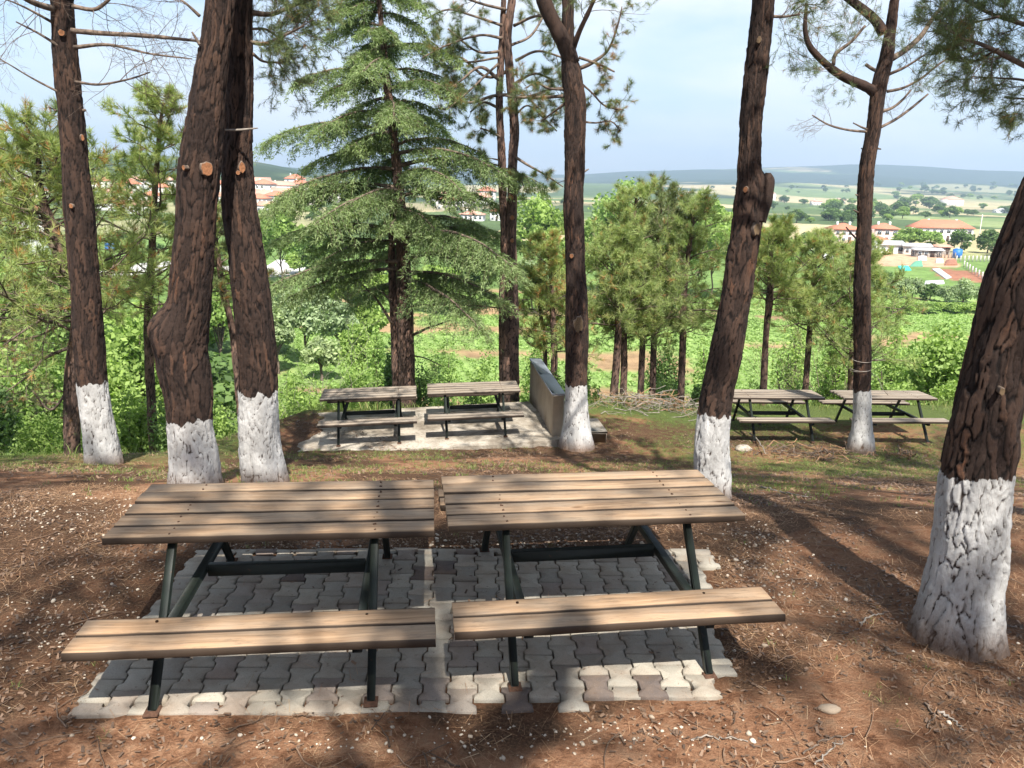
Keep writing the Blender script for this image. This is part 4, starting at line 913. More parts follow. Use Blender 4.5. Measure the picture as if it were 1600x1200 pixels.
scrub_pine('multi stemmed bare pine just right of the half dead one', None, [(850, 600, 8), (852, 560, 7), (846, 500, 6), (838, 450, 4)], 19.2, (zat(866, 540, 18.6), zat(858, 440, 18.6), 1.0), 210, group=GP, brown=.12, nb=22, k=14)
scrub_pine('bushy bright pine behind the leftmost whitewashed trunk', None, [(104, 690, 26), (112, 600, 24), (122, 500, 22), (112, 420, 20), (80, 350, 15), (62, 290, 10), (60, 235, 6)], 12.8, (zat(100, 480, 12.8), zat(60, 215, 12.8), 1.9), 211, k=15, nb=60, brown=.07)
scrub_pine('bright pine with upright shoots between the leftmost trunk and the burled pine', None, [(230, 640, 16), (232, 540, 14), (236, 420, 12), (242, 300, 9), (250, 200, 6), (256, 160, 4)], 15.5, (zat(236, 470, 15.5), zat(256, 148, 15.5), 1.55), 212, k=15, nb=56)
scrub_pine('slim leaning pine seen in the gap between the crossing pair', None, [(376, 610, 12), (366, 540, 11), (350, 460, 10), (340, 400, 9), (332, 340, 7), (325, 300, 4)], 15.8, (zat(345, 440, 15.8), zat(325, 295, 15.8), .9), 213, k=14, nb=26, m='needle', brown=.1)
scrub_pine('dark pine with dead lower branches at the far left edge', None, [(-30, 640, 20), (-25, 540, 18), (-20, 420, 14), (-15, 320, 9), (-12, 260, 5)], 13.6, (zat(-20, 560, 13.6), zat(-12, 225, 13.6), 1.9), 214, k=14, nb=52)
def bare_limbs():                       # the dead, drooping branches low on the bright left pine
    o = [q for q in bpy.data.objects if q.get('label', '').startswith('bushy bright pine')][0]; b = np.array(o.location)
    for i, L_ in enumerate(([(116, 470, 8), (80, 490, 6), (40, 515, 4), (5, 540, 3)], [(116, 540, 7), (70, 560, 5), (40, 590, 3), (10, 612, 2)], [(114, 445, 9), (90, 400, 12), (76, 360, 12), (66, 330, 8)], [(118, 520, 6), (80, 500, 4), (50, 480, 3), (20, 455, 2)], [(112, 600, 5), (80, 640, 4), (50, 610, 2)])):
        S = limb(o, b, L_, 12.8, m='twig', k=6, d1=12.2+.4*(i % 3)); twiglets(o, b, S, 12, .7, 620+i, -.25, r=.006, sub=(5, 3), needles=.12, k=14, start=.15, brown=.4)
bare_limbs()

def bt(label, px, pt, pb, wpx, d, seed, **k):
    """broadleaf tree seen between photo rows pt (top) and pb (foot), wpx wide, d metres away"""
    if d is None: d = float(G(px, pb)[1])
    P = at(px, pb, d); gz = float(hgt(P[0], d)); top = zat(px, pt, d); z = gz
    w_ = wpx/F*zc(at(px, (pt+pb)/2, d)); return broad_tree(label, (P[0], d, z-.1), w_, max(top-z+.1, .5), seed, **k)
bt('round bright green tree rising between the double pine and the forked pine', 842, 294, 452, 96, None, 301, n=9000, leaf=.55)
bt('tall rounded green tree whose top overlaps the distant blue hill', 955, 282, 462, 110, None, 302, n=12000, leaf=.55)
bt('wide light green tree behind the left of the crooked pine', 1110, 300, 466, 140, None, 303, n=12000, leaf=.55)
bt('green tree close behind the right side of the crooked pine', 1198, 345, 462, 90, None, 304, n=8000, leaf=.5)
bt('green tree low behind the young pine group, left part', 905, 345, 470, 90, None, 305, n=8000, leaf=.5)
bt('green tree low behind the young pine group, middle part', 1030, 340, 474, 110, None, 306, n=9000, leaf=.5)
bt('green tree right beside the half dead pine, across the field', 878, 370, 466, 70, None, 328, n=7000, leaf=.5)
bt('darker green bushy tree below the cedar on the far side of the hollow', 735, 392, 482, 100, None, 307, n=8000, leaf=.5, m='leaf_dk')
bt('broad green tree below the cedar, right of its trunk', 680, 410, 490, 90, None, 329, n=8000, leaf=.5)
bt('pale silvery willow tree in the hollow, the largest of its clump', 478, 425, 562, 100, 66, 308, n=13000, leaf=.32, m='leaf_grey')
bt('pale silvery willow tree in the hollow, right of the largest', 532, 462, 562, 76, 68, 309, n=9000, leaf=.32, m='leaf_grey')
bt('pale silvery willow tree in the hollow, nearest the crossing pair', 434, 470, 575, 60, 62, 310, n=9000, leaf=.3, m='leaf_grey')
bt('pale silvery willow bush at the foot of the willow clump', 502, 520, 588, 66, 60, 311, n=7000, leaf=.28, m='leaf_grey')
bt('green tree in the hollow right of the willows', 578, 470, 550, 84, 72, 312, n=9000, leaf=.36)
bt('bushy green tree left of the cedar, above the willows', 440, 312, 440, 90, 120, 313, n=9000, leaf=.6)
bt('dark green tree left of the cedar, below the town roofs', 505, 345, 470, 80, 100, 314, n=8000, leaf=.5, m='leaf_dk')
bt('green tree seen between the cedar trunk and its lower branches', 570, 400, 490, 90, 90, 315, n=8000, leaf=.45)
bt('bright green tree behind the burled trunk, low in the hollow', 215, 430, 600, 130, 30, 316, n=10000, leaf=.2)
bt('leafy green tree left of the leftmost whitewashed trunk', 50, 440, 640, 150, 24, 317, n=11000, leaf=.15)
bt('green tree behind the gap left of the burled trunk', 190, 510, 660, 110, 20, 318, n=9000, leaf=.12)
bt('dark green tree at the left edge, low down', -20, 520, 690, 120, 17, 319, n=9000, leaf=.11, m='leaf_dk')
bt('small leafy tree just right of the leftmost whitewashed foot', 215, 585, 690, 90, 16.2, 320, n=7000, leaf=.085)
bt('bright green overhanging shrub left of the nearest leaning pine', 1462, 490, 640, 150, 23, 321, n=14000, leaf=.13)
bt('bright green shrub partly behind the nearest leaning pine', 1545, 470, 640, 120, 25, 322, n=9000, leaf=.14)
bt('low dark shrub beside the upper trunk of the cedar', 610, 530, 600, 40, 24, 323, n=4000, leaf=.11, m='leaf_dk')
bt('small shrub behind the low wall', 862, 575, 640, 70, 18.6, 324, n=4500, leaf=.075, m='leaf_dk')
bt('green tree behind the thin straight pine, by the field edge', 1300, 500, 600, 60, 30, 325, n=5000, leaf=.13)
bt('deep green tree low at left behind the bright pine', 120, 400, 560, 120, 36, 326, n=9000, leaf=.26, m='leaf_dk')
bt('green tree at the left edge behind the pines', 15, 370, 560, 140, 40, 327, n=9000, leaf=.28)
bt('loose green shrub low behind the double pine and the low wall', 842, 470, 600, 70, 30, 381, n=7000, leaf=.11)
bt('green shrub at the foot of the half dead pine', 900, 520, 620, 60, 24, 382, n=5000, leaf=.09, m='leaf_dk')
bt('dark bush between the trunks of the young pine group', 1038, 500, 620, 80, 25, 383, n=7000, leaf=.09, m='leaf_dk')
bt('light green bush right of the young pine group', 1100, 520, 620, 60, 27, 384, n=5000, leaf=.1)
bt('loose light green sapling between the bent and the bowed young pines', 1232, 440, 620, 70, 27, 385, n=4000, leaf=.10)
bt('loose light green sapling left of the thin straight pine', 1300, 430, 620, 70, 26, 386, n=4500, leaf=.10)
bt('feathery light green bush right of the thin straight pine', 1385, 500, 640, 80, 25, 387, n=6000, leaf=.09)
bt('bright shrub below the willows, right part', 560, 520, 620, 90, 34, 388, n=8000, leaf=.12)
bt('bright shrub below the willows, left part', 455, 540, 640, 90, 30, 389, n=8000, leaf=.11)
bt('spreading green shrub at the field edge left of the cedar trunk', 595, 500, 590, 60, 44, 390, n=6000, leaf=.15)
bt('low green shrub at the field edge right of the cedar trunk', 700, 530, 600, 80, 38, 391, n=6000, leaf=.13)
bt('large green tree behind the crossing pair, low in the hollow', 345, 400, 560, 110, 58, 401, n=9000, leaf=.32)
bt('olive green tree between the crossing pair and the willows', 405, 420, 540, 90, 76, 402, n=8000, leaf=.38, m='leaf_dk')
bt('rounded green tree behind the gap left of the burled trunk', 235, 430, 560, 120, 52, 403, n=9000, leaf=.3)
bt('green tree left of the cedar, above the right willow', 545, 415, 500, 90, 88, 404, n=8000, leaf=.42)
bt('thick bright bush below the willows, beside the slab corner', 500, 548, 640, 110, 26, 405, n=9000, leaf=.1)
bt('soft green bush at the field edge, left of the cedar trunk', 560, 500, 575, 80, 56, 406, n=7000, leaf=.22)
bt('dark spreading bush at the foot of the cedar', 655, 545, 630, 90, 24, 407, n=7000, leaf=.09, m='leaf_dk')
bt('light green bush right behind the cedar and the right slab table', 745, 520, 620, 80, 32, 408, n=7000, leaf=.12)
bt('grey green tree in the middle distance, seen right of the double pine', 830, 400, 500, 80, 95, 409, n=7000, leaf=.42, m='leaf_grey')
# bushes along the edge of the slope
bush = [(455, 560, 650, 90, 19.0, 'leaf'), (530, 568, 640, 90, 19.6, 'leaf'), (590, 585, 640, 60, 20.0, 'leaf_dk'), (690, 580, 640, 60, 21.0, 'leaf'), (400, 590, 680, 70, 17.5, 'leaf'), (350, 600, 690, 70, 16.4, 'leaf'), (260, 610, 700, 90, 15.2, 'leaf_dk'),
        (150, 600, 700, 90, 15.0, 'leaf'), (60, 600, 695, 110, 14.4, 'leaf'), (-30, 600, 700, 120, 14.0, 'leaf_dk'), (745, 590, 640, 50, 21.5, 'leaf_dk'), (925, 590, 640, 60, 19.5, 'leaf'), (1040, 570, 630, 70, 20.5, 'leaf_dk'), (1095, 580, 625, 50, 20, 'leaf_dk'), (1180, 590, 640, 60, 20.5, 'leaf'), (1240, 590, 640, 50, 20, 'leaf'), (1290, 580, 640, 60, 19.6, 'leaf'), (1400, 575, 640, 80, 20.0, 'leaf'), (1490, 590, 660, 90, 19.0, 'leaf'), (1560, 590, 670, 90, 18.0, 'leaf')]
names = ['second shrub from the left of the slab, with light leaves', 'shrub behind the left table on the slab', 'dark shrub left of the cedar foot', 'low shrub right of the cedar foot', 'shrub between the right one of the crossing pair and the slab', 'shrub seen in the gap between the crossing pair', 'dark shrub left of the burled pine', 'shrub right behind the leftmost whitewashed foot', 'light shrub left of the leftmost whitewashed foot', 'dark shrub at the left edge', 'dark shrub left of the double pine', 'shrub right of the forked pine', 'dark shrub among the young pine group', 'dark shrub at the right end of the young pine group', 'shrub right behind the crooked pine', 'shrub behind the left of the far right tables', 'shrub behind the gap of the far right tables', 'light shrub right of the thin straight pine', 'light shrub behind the right end of the far right table', 'light shrub behind the nearest leaning pine']
for i, ((px, pt, pb, wp, d, m), nm) in enumerate(zip(bush, names)):
    bt(nm, px, pt, pb, wp, d, 340+i, n=4200, leaf=.065, m=m, cat='shrub', name='shrub', trunk_h=.06, trunk=.05, warm=.02)
def dead_stems():
    for i, (px, pb, pt, d, lab) in enumerate(((445, 640, 545, 25, 'bare pale dead sapling in front of the willows'), (468, 640, 560, 24, 'second bare pale dead sapling in front of the willows'), (1222, 620, 500, 22, 'thin leafless sapling behind the far right tables'), (1298, 622, 520, 20, 'thin dark sapling forking behind the gap of the far right tables'))):
        P = at(px, pb, d); b = np.array([P[0], d, min(P[2], float(hgt(P[0], d)))]); r = thing('bare_sapling', lab, 'tree', b); wb = Buf(); tips = []; rg = np.random.default_rng(i+80)
        H = zat(px, pt, d)-b[2]
        for q in range(4): grow(wb, tips, (0, 0, 0), (.4*math.cos(q*1.7), .4*math.sin(q*1.7), 1.), H*(.95-.1*q), .02, 0, rg, .5, .35, (6, 4), 4, .3, minr=.004)
        wb.build('stems', M['greywood' if i < 2 else 'twig'], r)
        if i > 1:
            nb_ = Buf(); P_ = np.array([t[0] for t in tips for _ in range(3)]); rg2 = np.random.default_rng(i); leaves(nb_, P_+.05*rg2.normal(size=P_.shape), np.zeros_like(P_)+[0, 0, 1], .06, rg2, rg2.uniform(.3, .85, len(P_))); nb_.build('leaves', M['leaf'], r)
dead_stems()

# ================================================================== GROUND COVER
rg = np.random.default_rng(12)
def scatter(n, x0, x1, y0, y1, dens=None):
    x = rg.uniform(x0, x1, n); y = rg.uniform(y0, y1, n); k = np.ones(n, bool)
    if dens is not None: k = rg.uniform(size=n) < dens(x, y)
    return x[k], y[k]
def flat_bits(n_, size, asp, name, m, label, cat, y0=1.8, y1=6.5, dens=None, lift=.004, tilt=.35, xw=(-3.4, 3.6), pavkeep=.04, tint=(0, 1)):
    x, y = scatter(n_, xw[0]*1.0, xw[1]*1.0, y0, y1, dens); p = inquad(PAV, x, y, .0); k = ~p | (rg.uniform(size=len(x)) < pavkeep); x, y = x[k], y[k]; n = len(x); inp = inquad(PAV, x, y, 0)
    z = GZ(x, y)+lift*rg.uniform(.2, 2., n)+np.where(inp, .016, 0)
    a = rg.uniform(0, 2*np.pi, n); t = tilt*rg.normal(size=n); d = np.stack([np.cos(a)*np.cos(t), np.sin(a)*np.cos(t), np.sin(t)], 1); s_ = np.stack([-np.sin(a), np.cos(a), .5*rg.normal(size=n)*tilt], 1)
    l = size*rg.uniform(.5, 1.4, (n, 1)); w_ = l*asp; P = np.stack([x, y, z], 1)
    V = np.stack([P-d*l/2-s_*w_/2, P-d*l/2+s_*w_/2, P+d*l/2+s_*w_/2*rg.uniform(.2, 1, (n, 1)), P+d*l/2-s_*w_/2*rg.uniform(.2, 1, (n, 1))], 1)
    b = Buf(); b.add(V.reshape(-1, 3), np.arange(4*n).reshape(-1, 4), None, np.repeat(rg.uniform(tint[0], tint[1], n), 4)); tag(b.build(name, M[m]), label, cat, kind='stuff')
def GZ(x, y):
    nearw = 1-smooth(16, 30, y+.4*np.abs(x)); return hgt(x, y) + nearw*(.035*(fbm(x*2.2, y*2.2, 0, 4, 77)-.5)+.012*(fbm(x*9, y*9, 0, 2, 78)-.5))
clump = lambda s, a=.45, b=.62: (lambda x, y: smooth(a, b, fbm(x*1.1+s, y*1.1, 0, 4, s)))
flat_bits(100000, .08, .022, 'pine_litter', 'litter', 'fallen pine needles covering the reddish ground', 'pine litter', 1.6, 7.2, lambda x, y: .2+.8*clump(3, .47, .58)(x, y), .006, .22, (-4.6, 4.8), .04)
flat_bits(26000, .09, .03, 'pine_litter', 'litter', 'fallen pine needles on the ground behind the front tables', 'pine litter', 7.2, 14, clump(4, .35, .6), .008, .25, (-7, 8), 0)
flat_bits(34000, .026, .5, 'bark_chips', 'chip', 'dark bark chips and cone scales on the reddish ground', 'bark litter', 1.6, 7.5, clump(5, .46, .58), .007, .35, (-4.6, 4.8), .02, (0, .8))
flat_bits(16000, .045, .4, 'bark_chips', 'chip', 'dark bark litter on the ground behind the front tables', 'bark litter', 7.5, 15, clump(6, .45, .6), .01, .3, (-7, 9), 0, (0, .8))
def pebbles():
    ph = (1+5**.5)/2; I = unit(np.array([(-1, ph, 0), (1, ph, 0), (-1, -ph, 0), (1, -ph, 0), (0, -1, ph), (0, 1, ph), (0, -1, -ph), (0, 1, -ph), (ph, 0, -1), (ph, 0, 1), (-ph, 0, -1), (-ph, 0, 1)]))
    Fc = np.array([(0, 11, 5), (0, 5, 1), (0, 1, 7), (0, 7, 10), (0, 10, 11), (1, 5, 9), (5, 11, 4), (11, 10, 2), (10, 7, 6), (7, 1, 8), (3, 9, 4), (3, 4, 2), (3, 2, 6), (3, 6, 8), (3, 8, 9), (4, 9, 5), (2, 4, 11), (6, 2, 10), (8, 6, 7), (9, 8, 1)])
    x, y = scatter(42000, -4.4, 4.6, 1.9, 8.2)
    dn = .014+.03*smooth(.5, .7, fbm(x*1.3, y*1.3, 0, 3, 91))
    def blob(px, py, sx, sy, a):
        g = G(px, py); return a*np.exp(-((x-g[0])/sx)**2-((y-g[1])/sy)**2)
    dn = dn+blob(620, 865, 1.1, .22, .9)+blob(350, 880, .5, .35, .55)+blob(90, 990, .5, .45, .5)+blob(560, 1165, .9, .08, .4)+blob(900, 1150, .9, .1, .4)+blob(850, 860, .9, .2, .7)+blob(1200, 900, .35, .5, .6)+blob(150, 800, .8, .5, .35)+blob(1010, 1140, .4, .08, .4)+blob(1180, 840, .3, .3, .4)
    k = (rg.uniform(size=len(x)) < dn) & ~inquad(PAV, x, y, .01); x, y = x[k], y[k]; n = len(x); s = .0070*np.exp(.42*rg.normal(size=n)); s = np.clip(s, .004, .022)
    z = GZ(x, y)+s*.25; a = rg.uniform(0, 6.28, n); J = 1+.22*rg.normal(size=(n, 12, 1)); V = I[None]*J*np.stack([s, s*rg.uniform(.6, 1, n), s*rg.uniform(.4, .75, n)], 1)[:, None]
    ca, sa = np.cos(a)[:, None], np.sin(a)[:, None]; V = np.stack([V[..., 0]*ca-V[..., 1]*sa, V[..., 0]*sa+V[..., 1]*ca, V[..., 2]], -1)+np.stack([x, y, z], 1)[:, None]
    b = Buf(); b.add(V.reshape(-1, 3), None, (Fc[None]+np.arange(n)[:, None, None]*12).reshape(-1, 3), np.repeat(np.clip(.55+.25*rg.normal(size=n), 0, 1), 12)); print('pebbles', n)
    tag(b.build('pebbles', M['pebble']), 'pale pebbles scattered round the paved patch', 'gravel', kind='stuff')
pebbles()
def grass(name, label, n, x0, x1, y0, y1, dens, h, w_, m='grass', zf=None, clumpn=7):
    x, y = scatter(n, x0, x1, y0, y1, dens); x = np.repeat(x, clumpn)+.02*rg.normal(size=len(x)*clumpn)*h/.05; y = np.repeat(y, clumpn)+.02*rg.normal(size=len(y)*clumpn)*h/.05
    k = ~inquad(PAV, x, y, 0) & ~inquad(SLAB, x, y, 0); x, y = x[k], y[k]; n = len(x); z = GZ(x, y)-.004
    a = rg.uniform(0, 6.28, n); hh = h*rg.uniform(.4, 1.3, n); l = .55*rg.normal(size=(n, 2)); P = np.stack([x, y, z], 1); s_ = np.stack([np.cos(a), np.sin(a), a*0], 1)*w_/2
    mid = P+np.stack([l[:, 0]*hh*.35, l[:, 1]*hh*.35, hh*.6], 1); tip = P+np.stack([l[:, 0]*hh, l[:, 1]*hh, hh*.95], 1)
    V = np.stack([P-s_, P+s_, mid+s_*.7, mid-s_*.7, tip], 1).reshape(-1, 3); i = np.arange(n)*5; b = Buf()
    b.add(V, np.stack([i, i+1, i+2, i+3], 1), np.stack([i+3, i+2, i+4], 1), np.repeat(np.clip(.5+.25*rg.normal(size=n), 0, 1), 5)); tag(b.build(name, M[m]), label, 'grass', kind='stuff'); print(name, n)
dm = lambda x, y: smooth(.42, .62, fbm(x*.6, y*.9, 0, 3, 51)+.10*smooth(9, 12, y))*smooth(6.5, 9, y)
grass('grass', 'short patchy grass on the ground beyond the front tables', 13000, -8.5, 10.5, 6.5, 16.5, dm, .045, .006)
grass('grass', 'taller grass and weeds along the edge of the slope', 6500, -12, 13, 10.5, 20, lambda x, y: smooth(-.9, .2, y-np.interp(x, [-40, -9, -6, -4.3, 1, 3, 30], [9.8, 10.8, 12, 15.9, 16.5, 17.4, 18.2]))*.9, .20, .012, clumpn=6)
grass('grass', 'a few thin grass tufts near the paved patch', 500, -3.5, 4.2, 2.4, 7.5, clump(9, .55, .7), .035, .003, clumpn=9)
# ground cover on the slope below, the crop in the field
def cover(name, label, cat, n, x0, x1, y0, y1, dens, size, hh, m, kk=5, rows=None):
    x, y = scatter(n, x0, x1, y0, y1, dens)
    if rows: q = (x*.96+y*.28)/rows; q2 = np.round(q); x = x+(q2-q)*rows*.96+.17*rg.normal(size=len(x)); y = y+(q2-q)*rows*.28
    x = np.repeat(x, kk)+size*.6*rg.normal(size=len(x)*kk); y = np.repeat(y, kk)+size*.6*rg.normal(size=len(y)*kk); z = hgt(x, y)+hh*rg.uniform(0, 1, len(x))
    b = Buf(); leaves(b, np.stack([x, y, z], 1), np.zeros((len(x), 3))+[0, 0, 1.2], size, rg, np.clip(.45+.2*rg.normal(size=len(x))+.25*(fbm(x*.15, y*.15, 0, 2, 8)-.5), 0, .85)); tag(b.build(name, M[m]), label, cat, kind='stuff'); print(name, len(x))
cover('undergrowth', 'leafy undergrowth covering the slope below the picnic ground', 'undergrowth', 20000, -26, 26, 13, 44, lambda x, y: smooth(0, 1, y-np.interp(x, [-40, -9, -6, -4.3, 1, 3, 30], [10.5, 11.5, 12.8, 16.4, 17.2, 18.4, 19.2]))*(.35+.65*smooth(.4, .6, fbm(x*.3, y*.3, 0, 3, 19))), .13, .45, 'leaf', 5)
cover('crop', 'low green crop growing in rows in the field below', 'crop', 34000, -26, 62, 47, 121, lambda x, y: smooth(-24, -18, x+(y-60)*.12)*(1-smooth(.60, .67, fbm(x/13+4, y/6, 0, 4, 15)+.10*np.exp(-((x+1)**2/140+(y-66)**2/60))+.12*np.exp(-((x+2)**2/300+(y-104)**2/50)))), .27, .16, 'crop', 4, 1.1)
def twigs_on_ground():
    b = Buf(); r_ = np.random.default_rng(77)
    for i in range(520):
        y = 2. + 8*r_.uniform()**1.4; x = r_.uniform(-.8, .8)*y
        if inquad(PAV, x, y, .05): continue
        a = r_.uniform(0, 6.28); L_ = r_.uniform(.08, .34); t = np.linspace(-.5, .5, 6); bend = r_.normal()*.25
        X_ = x+L_*(t*math.cos(a)-bend*(t*t)*math.sin(a)); Y_ = y+L_*(t*math.sin(a)+bend*(t*t)*math.cos(a))+.006*r_.normal(size=6); Z_ = GZ(X_, Y_)+.006+.012*r_.uniform(size=6)
        b.tube(np.stack([X_, Y_, Z_], 1), np.linspace(.0045, .0018, 6)*r_.uniform(.5, 1.3), 4, tint=r_.uniform(0, .8), cap=False)
    tag(b.build('twig_litter', M['chip']), 'small dry twigs strewn over the reddish ground', 'twigs', kind='stuff')
twigs_on_ground()
# sticks, stones and the brush pile
def stick(label, pix, r0, dz=.012, name='fallen_stick', cat='stick', m='greywood'):
    P = np.array([G(a, b_) for a, b_ in pix]); P[:, 2] = GZ(P[:, 0], P[:, 1])+dz; b0 = P[0].copy(); b = Buf(); S = spline(P-b0, 16); S += .006*np.random.default_rng(int(pix[0][0])).normal(size=S.shape); b.tube(S, np.linspace(r0, r0*.5, 16), 6); tag(b.build(name, M[m], None, b0), label, cat)
stick('thick straight grey stick lying right below the nearest whitewashed foot', [(1466, 1117), (1484, 1128), (1505, 1144)], .008)
stick('thin curved brown stick near the bottom right corner', [(1445, 1102), (1456, 1122), (1450, 1142)], .006, m='twig')
stick('long thin forked twig at the bottom, right of the middle', [(1255, 1180), (1290, 1160), (1325, 1152), (1338, 1138)], .005, m='twig')
stick('pale bent twig beside the long forked one at the bottom', [(1272, 1195), (1300, 1172), (1318, 1158)], .005)
stick('thin pale twig lying below the right bench', [(1080, 1157), (1115, 1156), (1170, 1161)], .005)
stick('curved grey twig left of the nearest whitewashed foot', [(1345, 978), (1360, 965), (1380, 962)], .007)
stick('short grey stick right of the crooked pine foot', [(1190, 762), (1230, 772), (1262, 779)], .012)
stick('thin pale branch leaning on the grass by the far left table of the right pair', [(1170, 682), (1184, 695), (1196, 715)], .014, .08)
stick('brown bark piece beside the nearest whitewashed foot', [(1382, 1016), (1395, 1020), (1408, 1023)], .011, m='twig')
def stone(label, px, py, wpx, hr, seed, m='pebble'):
    g = G(px, py); s = wpx/2/F*zc(g); r_ = np.random.default_rng(seed); n, k = 9, 14; b = Buf(); V = []
    for i in range(n):
        t = math.pi*i/(n-1)
        for j in range(k):
            a = 2*math.pi*j/k; v = np.array([math.sin(t)*math.cos(a), math.sin(t)*math.sin(a)*.6, math.cos(t)*hr]); V.append(v*(1+.35*(float(fbm(v[0]*1.3+seed, v[1]*1.3, v[2]*2, 3, seed))-.5)*2)*s)
    q = [[i*k+j, i*k+(j+1) % k, (i+1)*k+(j+1) % k, (i+1)*k+j] for i in range(n-1) for j in range(k)]
    b.add(V, q, None, .12); tag(b.build('stone', M[m], None, (g[0], g[1], float(GZ(g[0], g[1]))+s*hr*.25)), label, 'stone')
stone('flat pale angular stone on the litter at the bottom right', 1295, 1113, 36, .34, 3)
stone('flat grey stone in the grass right of the crooked pine', 1162, 703, 30, .45, 5, 'slab')
stone('small pale stone near the bottom middle', 1195, 1010, 12, .6, 8)
def brush(label, px, py, wx, wy, n, seed, m='greywood', h=.35, ln=1.1):
    g = G(px, py); base = np.array(on(g[0], g[1])); r_ = np.random.default_rng(seed); r = thing('brush_pile', label, 'brush pile', base); b = Buf(); c = Buf()
    for i in range(n):
        p = r_.normal(size=3)*[wx, wy, 0]; p[2] = r_.uniform(0, h)*math.exp(-(p[0]/wx)**2*.4)+float(hgt(base[0]+p[0], base[1]+p[1]))-base[2]; d = unit(r_.normal(size=3)*[1, .7, .22]); L_ = ln*r_.uniform(.3, 1)
        P = p+d*np.linspace(-.5, .5, 5)[:, None]*L_+.04*r_.normal(size=(5, 3)); (b if i % 3 else c).tube(P, np.linspace(.009, .003, 5)*r_.uniform(.6, 1.4), 4, cap=False)
    tag(b.build('sticks', M[m], r), kind='stuff'); tag(c.build('dry_sticks', M['litter'], r), kind='stuff')
brush('tangle of dry pale sticks at the edge behind the forked pine', 1025, 640, .8, .35, 170, 1)
brush('low heap of dark twigs at the foot of the thin straight pine', 1275, 712, .6, .3, 110, 2, 'twig', .1, .5)
brush('low heap of grey twigs left of the burled pine', 195, 700, .8, .25, 150, 4, 'twig', .14, .7)
brush('small clump of dark twigs right of the thin straight pine', 1412, 714, .16, .1, 40, 5, 'twig', .1, .3)

# ================================================================== THE VALLEY: houses, road, farm, far trees
M['plaster'] = simple('cream_plaster', (.72, .68, .60), .9, .12, 1.5)
M['plaster_w'] = simple('white_plaster', (.80, .79, .76), .9, .1, 1.5)
M['plaster_p'] = simple('rose_plaster', (.62, .46, .42), .9, .12, 1.5)
M['roof'] = simple('red_roof_tiles', (.52, .20, .12), .85, .25, 3.)
M['roof_o'] = simple('pale_roof_tiles', (.60, .33, .24), .85, .25, 3.)
M['sheet'] = simple('grey_roof_sheet', (.50, .50, .50), .6, .25, 2.)
M['pane'] = simple('dark_window_pane', (.06, .075, .09), .15, .2, 1., 0, .5)
M['door'] = simple('brown_door', (.09, .06, .045), .7, .2, 2.)
M['white'] = simple('white_paint', (.78, .78, .76), .6, .08, 2.)
M['blue'] = simple('blue_panel', (.03, .16, .50), .5, .1, 2.)
M['tarp'] = simple('turquoise_tarp', (.06, .55, .46), .6, .15, 3.)
M['net'] = simple('green_net', (.13, .34, .22), .8, .3, 8.)
M['road'] = simple('pale_concrete_road', (.50, .48, .45), .95, .12, .6)
M['post'] = simple('pale_fence_post', (.60, .57, .52), .9, .2, 4.)
M['timber'] = simple('grey_timber', (.30, .26, .22), .9, .3, 4.)
M['soil'] = simple('red_earth', (.33, .15, .09), .95, .3, 2., .3)
GRP = {}
def roofmesh(w_, d_, h, hip, ov=.5):
    a, b_ = w_/2+ov, d_/2+ov; rr_ = max(.1, a-b_) if hip else a; t = .16
    V = np.array([(-a, -b_, 0), (a, -b_, 0), (a, b_, 0), (-a, b_, 0), (-rr_, 0, h), (rr_, 0, h)], float)
    V2 = V.copy(); V2[:, 2] -= t; V2[4:, 2] = -t
    b = Buf(); b.add(np.concatenate([V, V2[:4]]), [[0, 1, 5, 4], [2, 3, 4, 5], [0, 6, 7, 1], [1, 7, 8, 2], [2, 8, 9, 3], [3, 9, 6, 0], [6, 9, 8, 7]], [[1, 2, 5], [3, 0, 4]]); return b
def house(label, loc, rz, w_, d_, h, wall_='plaster', roof='roof', rh=None, hip=True, wins=(4, 2), group=None, cat='house', chim=1, found=1.5, side=True, name='house'):
    r = thing(name, label, cat, loc, rz, group); rh = rh or d_*.28
    Buf().box((0, 0, h/2-found/2), (w_/2, d_/2, h/2+found/2)).build('wall', M[wall_], r)
    b = roofmesh(w_, d_, rh, hip); ro = b.build('roof', M[roof], r, (0, 0, h+.16))
    for i in range(chim):
        x = w_*(-.22+.5*i); Buf().box((x, .3, rh*.8), (.28, .28, .75)).build('chimney', M['plaster_w'], ro)
    nx, nz = wins
    for k in range(nz):
        for i in range(nx):
            x = -w_/2+w_*(i+.5)/nx; z = h*(k+.55)/nz; ww, wh = min(1.3, w_/nx*.5), min(1.35, h/nz*.5)
            if k == 0 and i == nx//2 and wins[0] > 1:
                Buf().box((x, -d_/2-.03, 1.), (.5, .05, 1.)).build('door', M['door'], r); continue
            f_ = Buf().box((x, -d_/2-.03, z), (ww/2+.1, .04, wh/2+.1)).build('window', M['white'], r)
            Buf().box((x-ww/4, -d_/2-.075, z), (ww/4-.03, .02, wh/2)).box((x+ww/4, -d_/2-.075, z), (ww/4-.03, .02, wh/2)).build('pane', M['pane'], f_)
    if side:
        for sx in (-1, 1):
            for k in range(nz):
                f_ = Buf().box((sx*(w_/2+.03), 0, h*(k+.55)/nz), (.04, .6, .6)).build('window', M['white'], r); Buf().box((sx*(w_/2+.075), 0, h*(k+.55)/nz), (.02, .5, .5)).build('pane', M['pane'], f_)
    return r
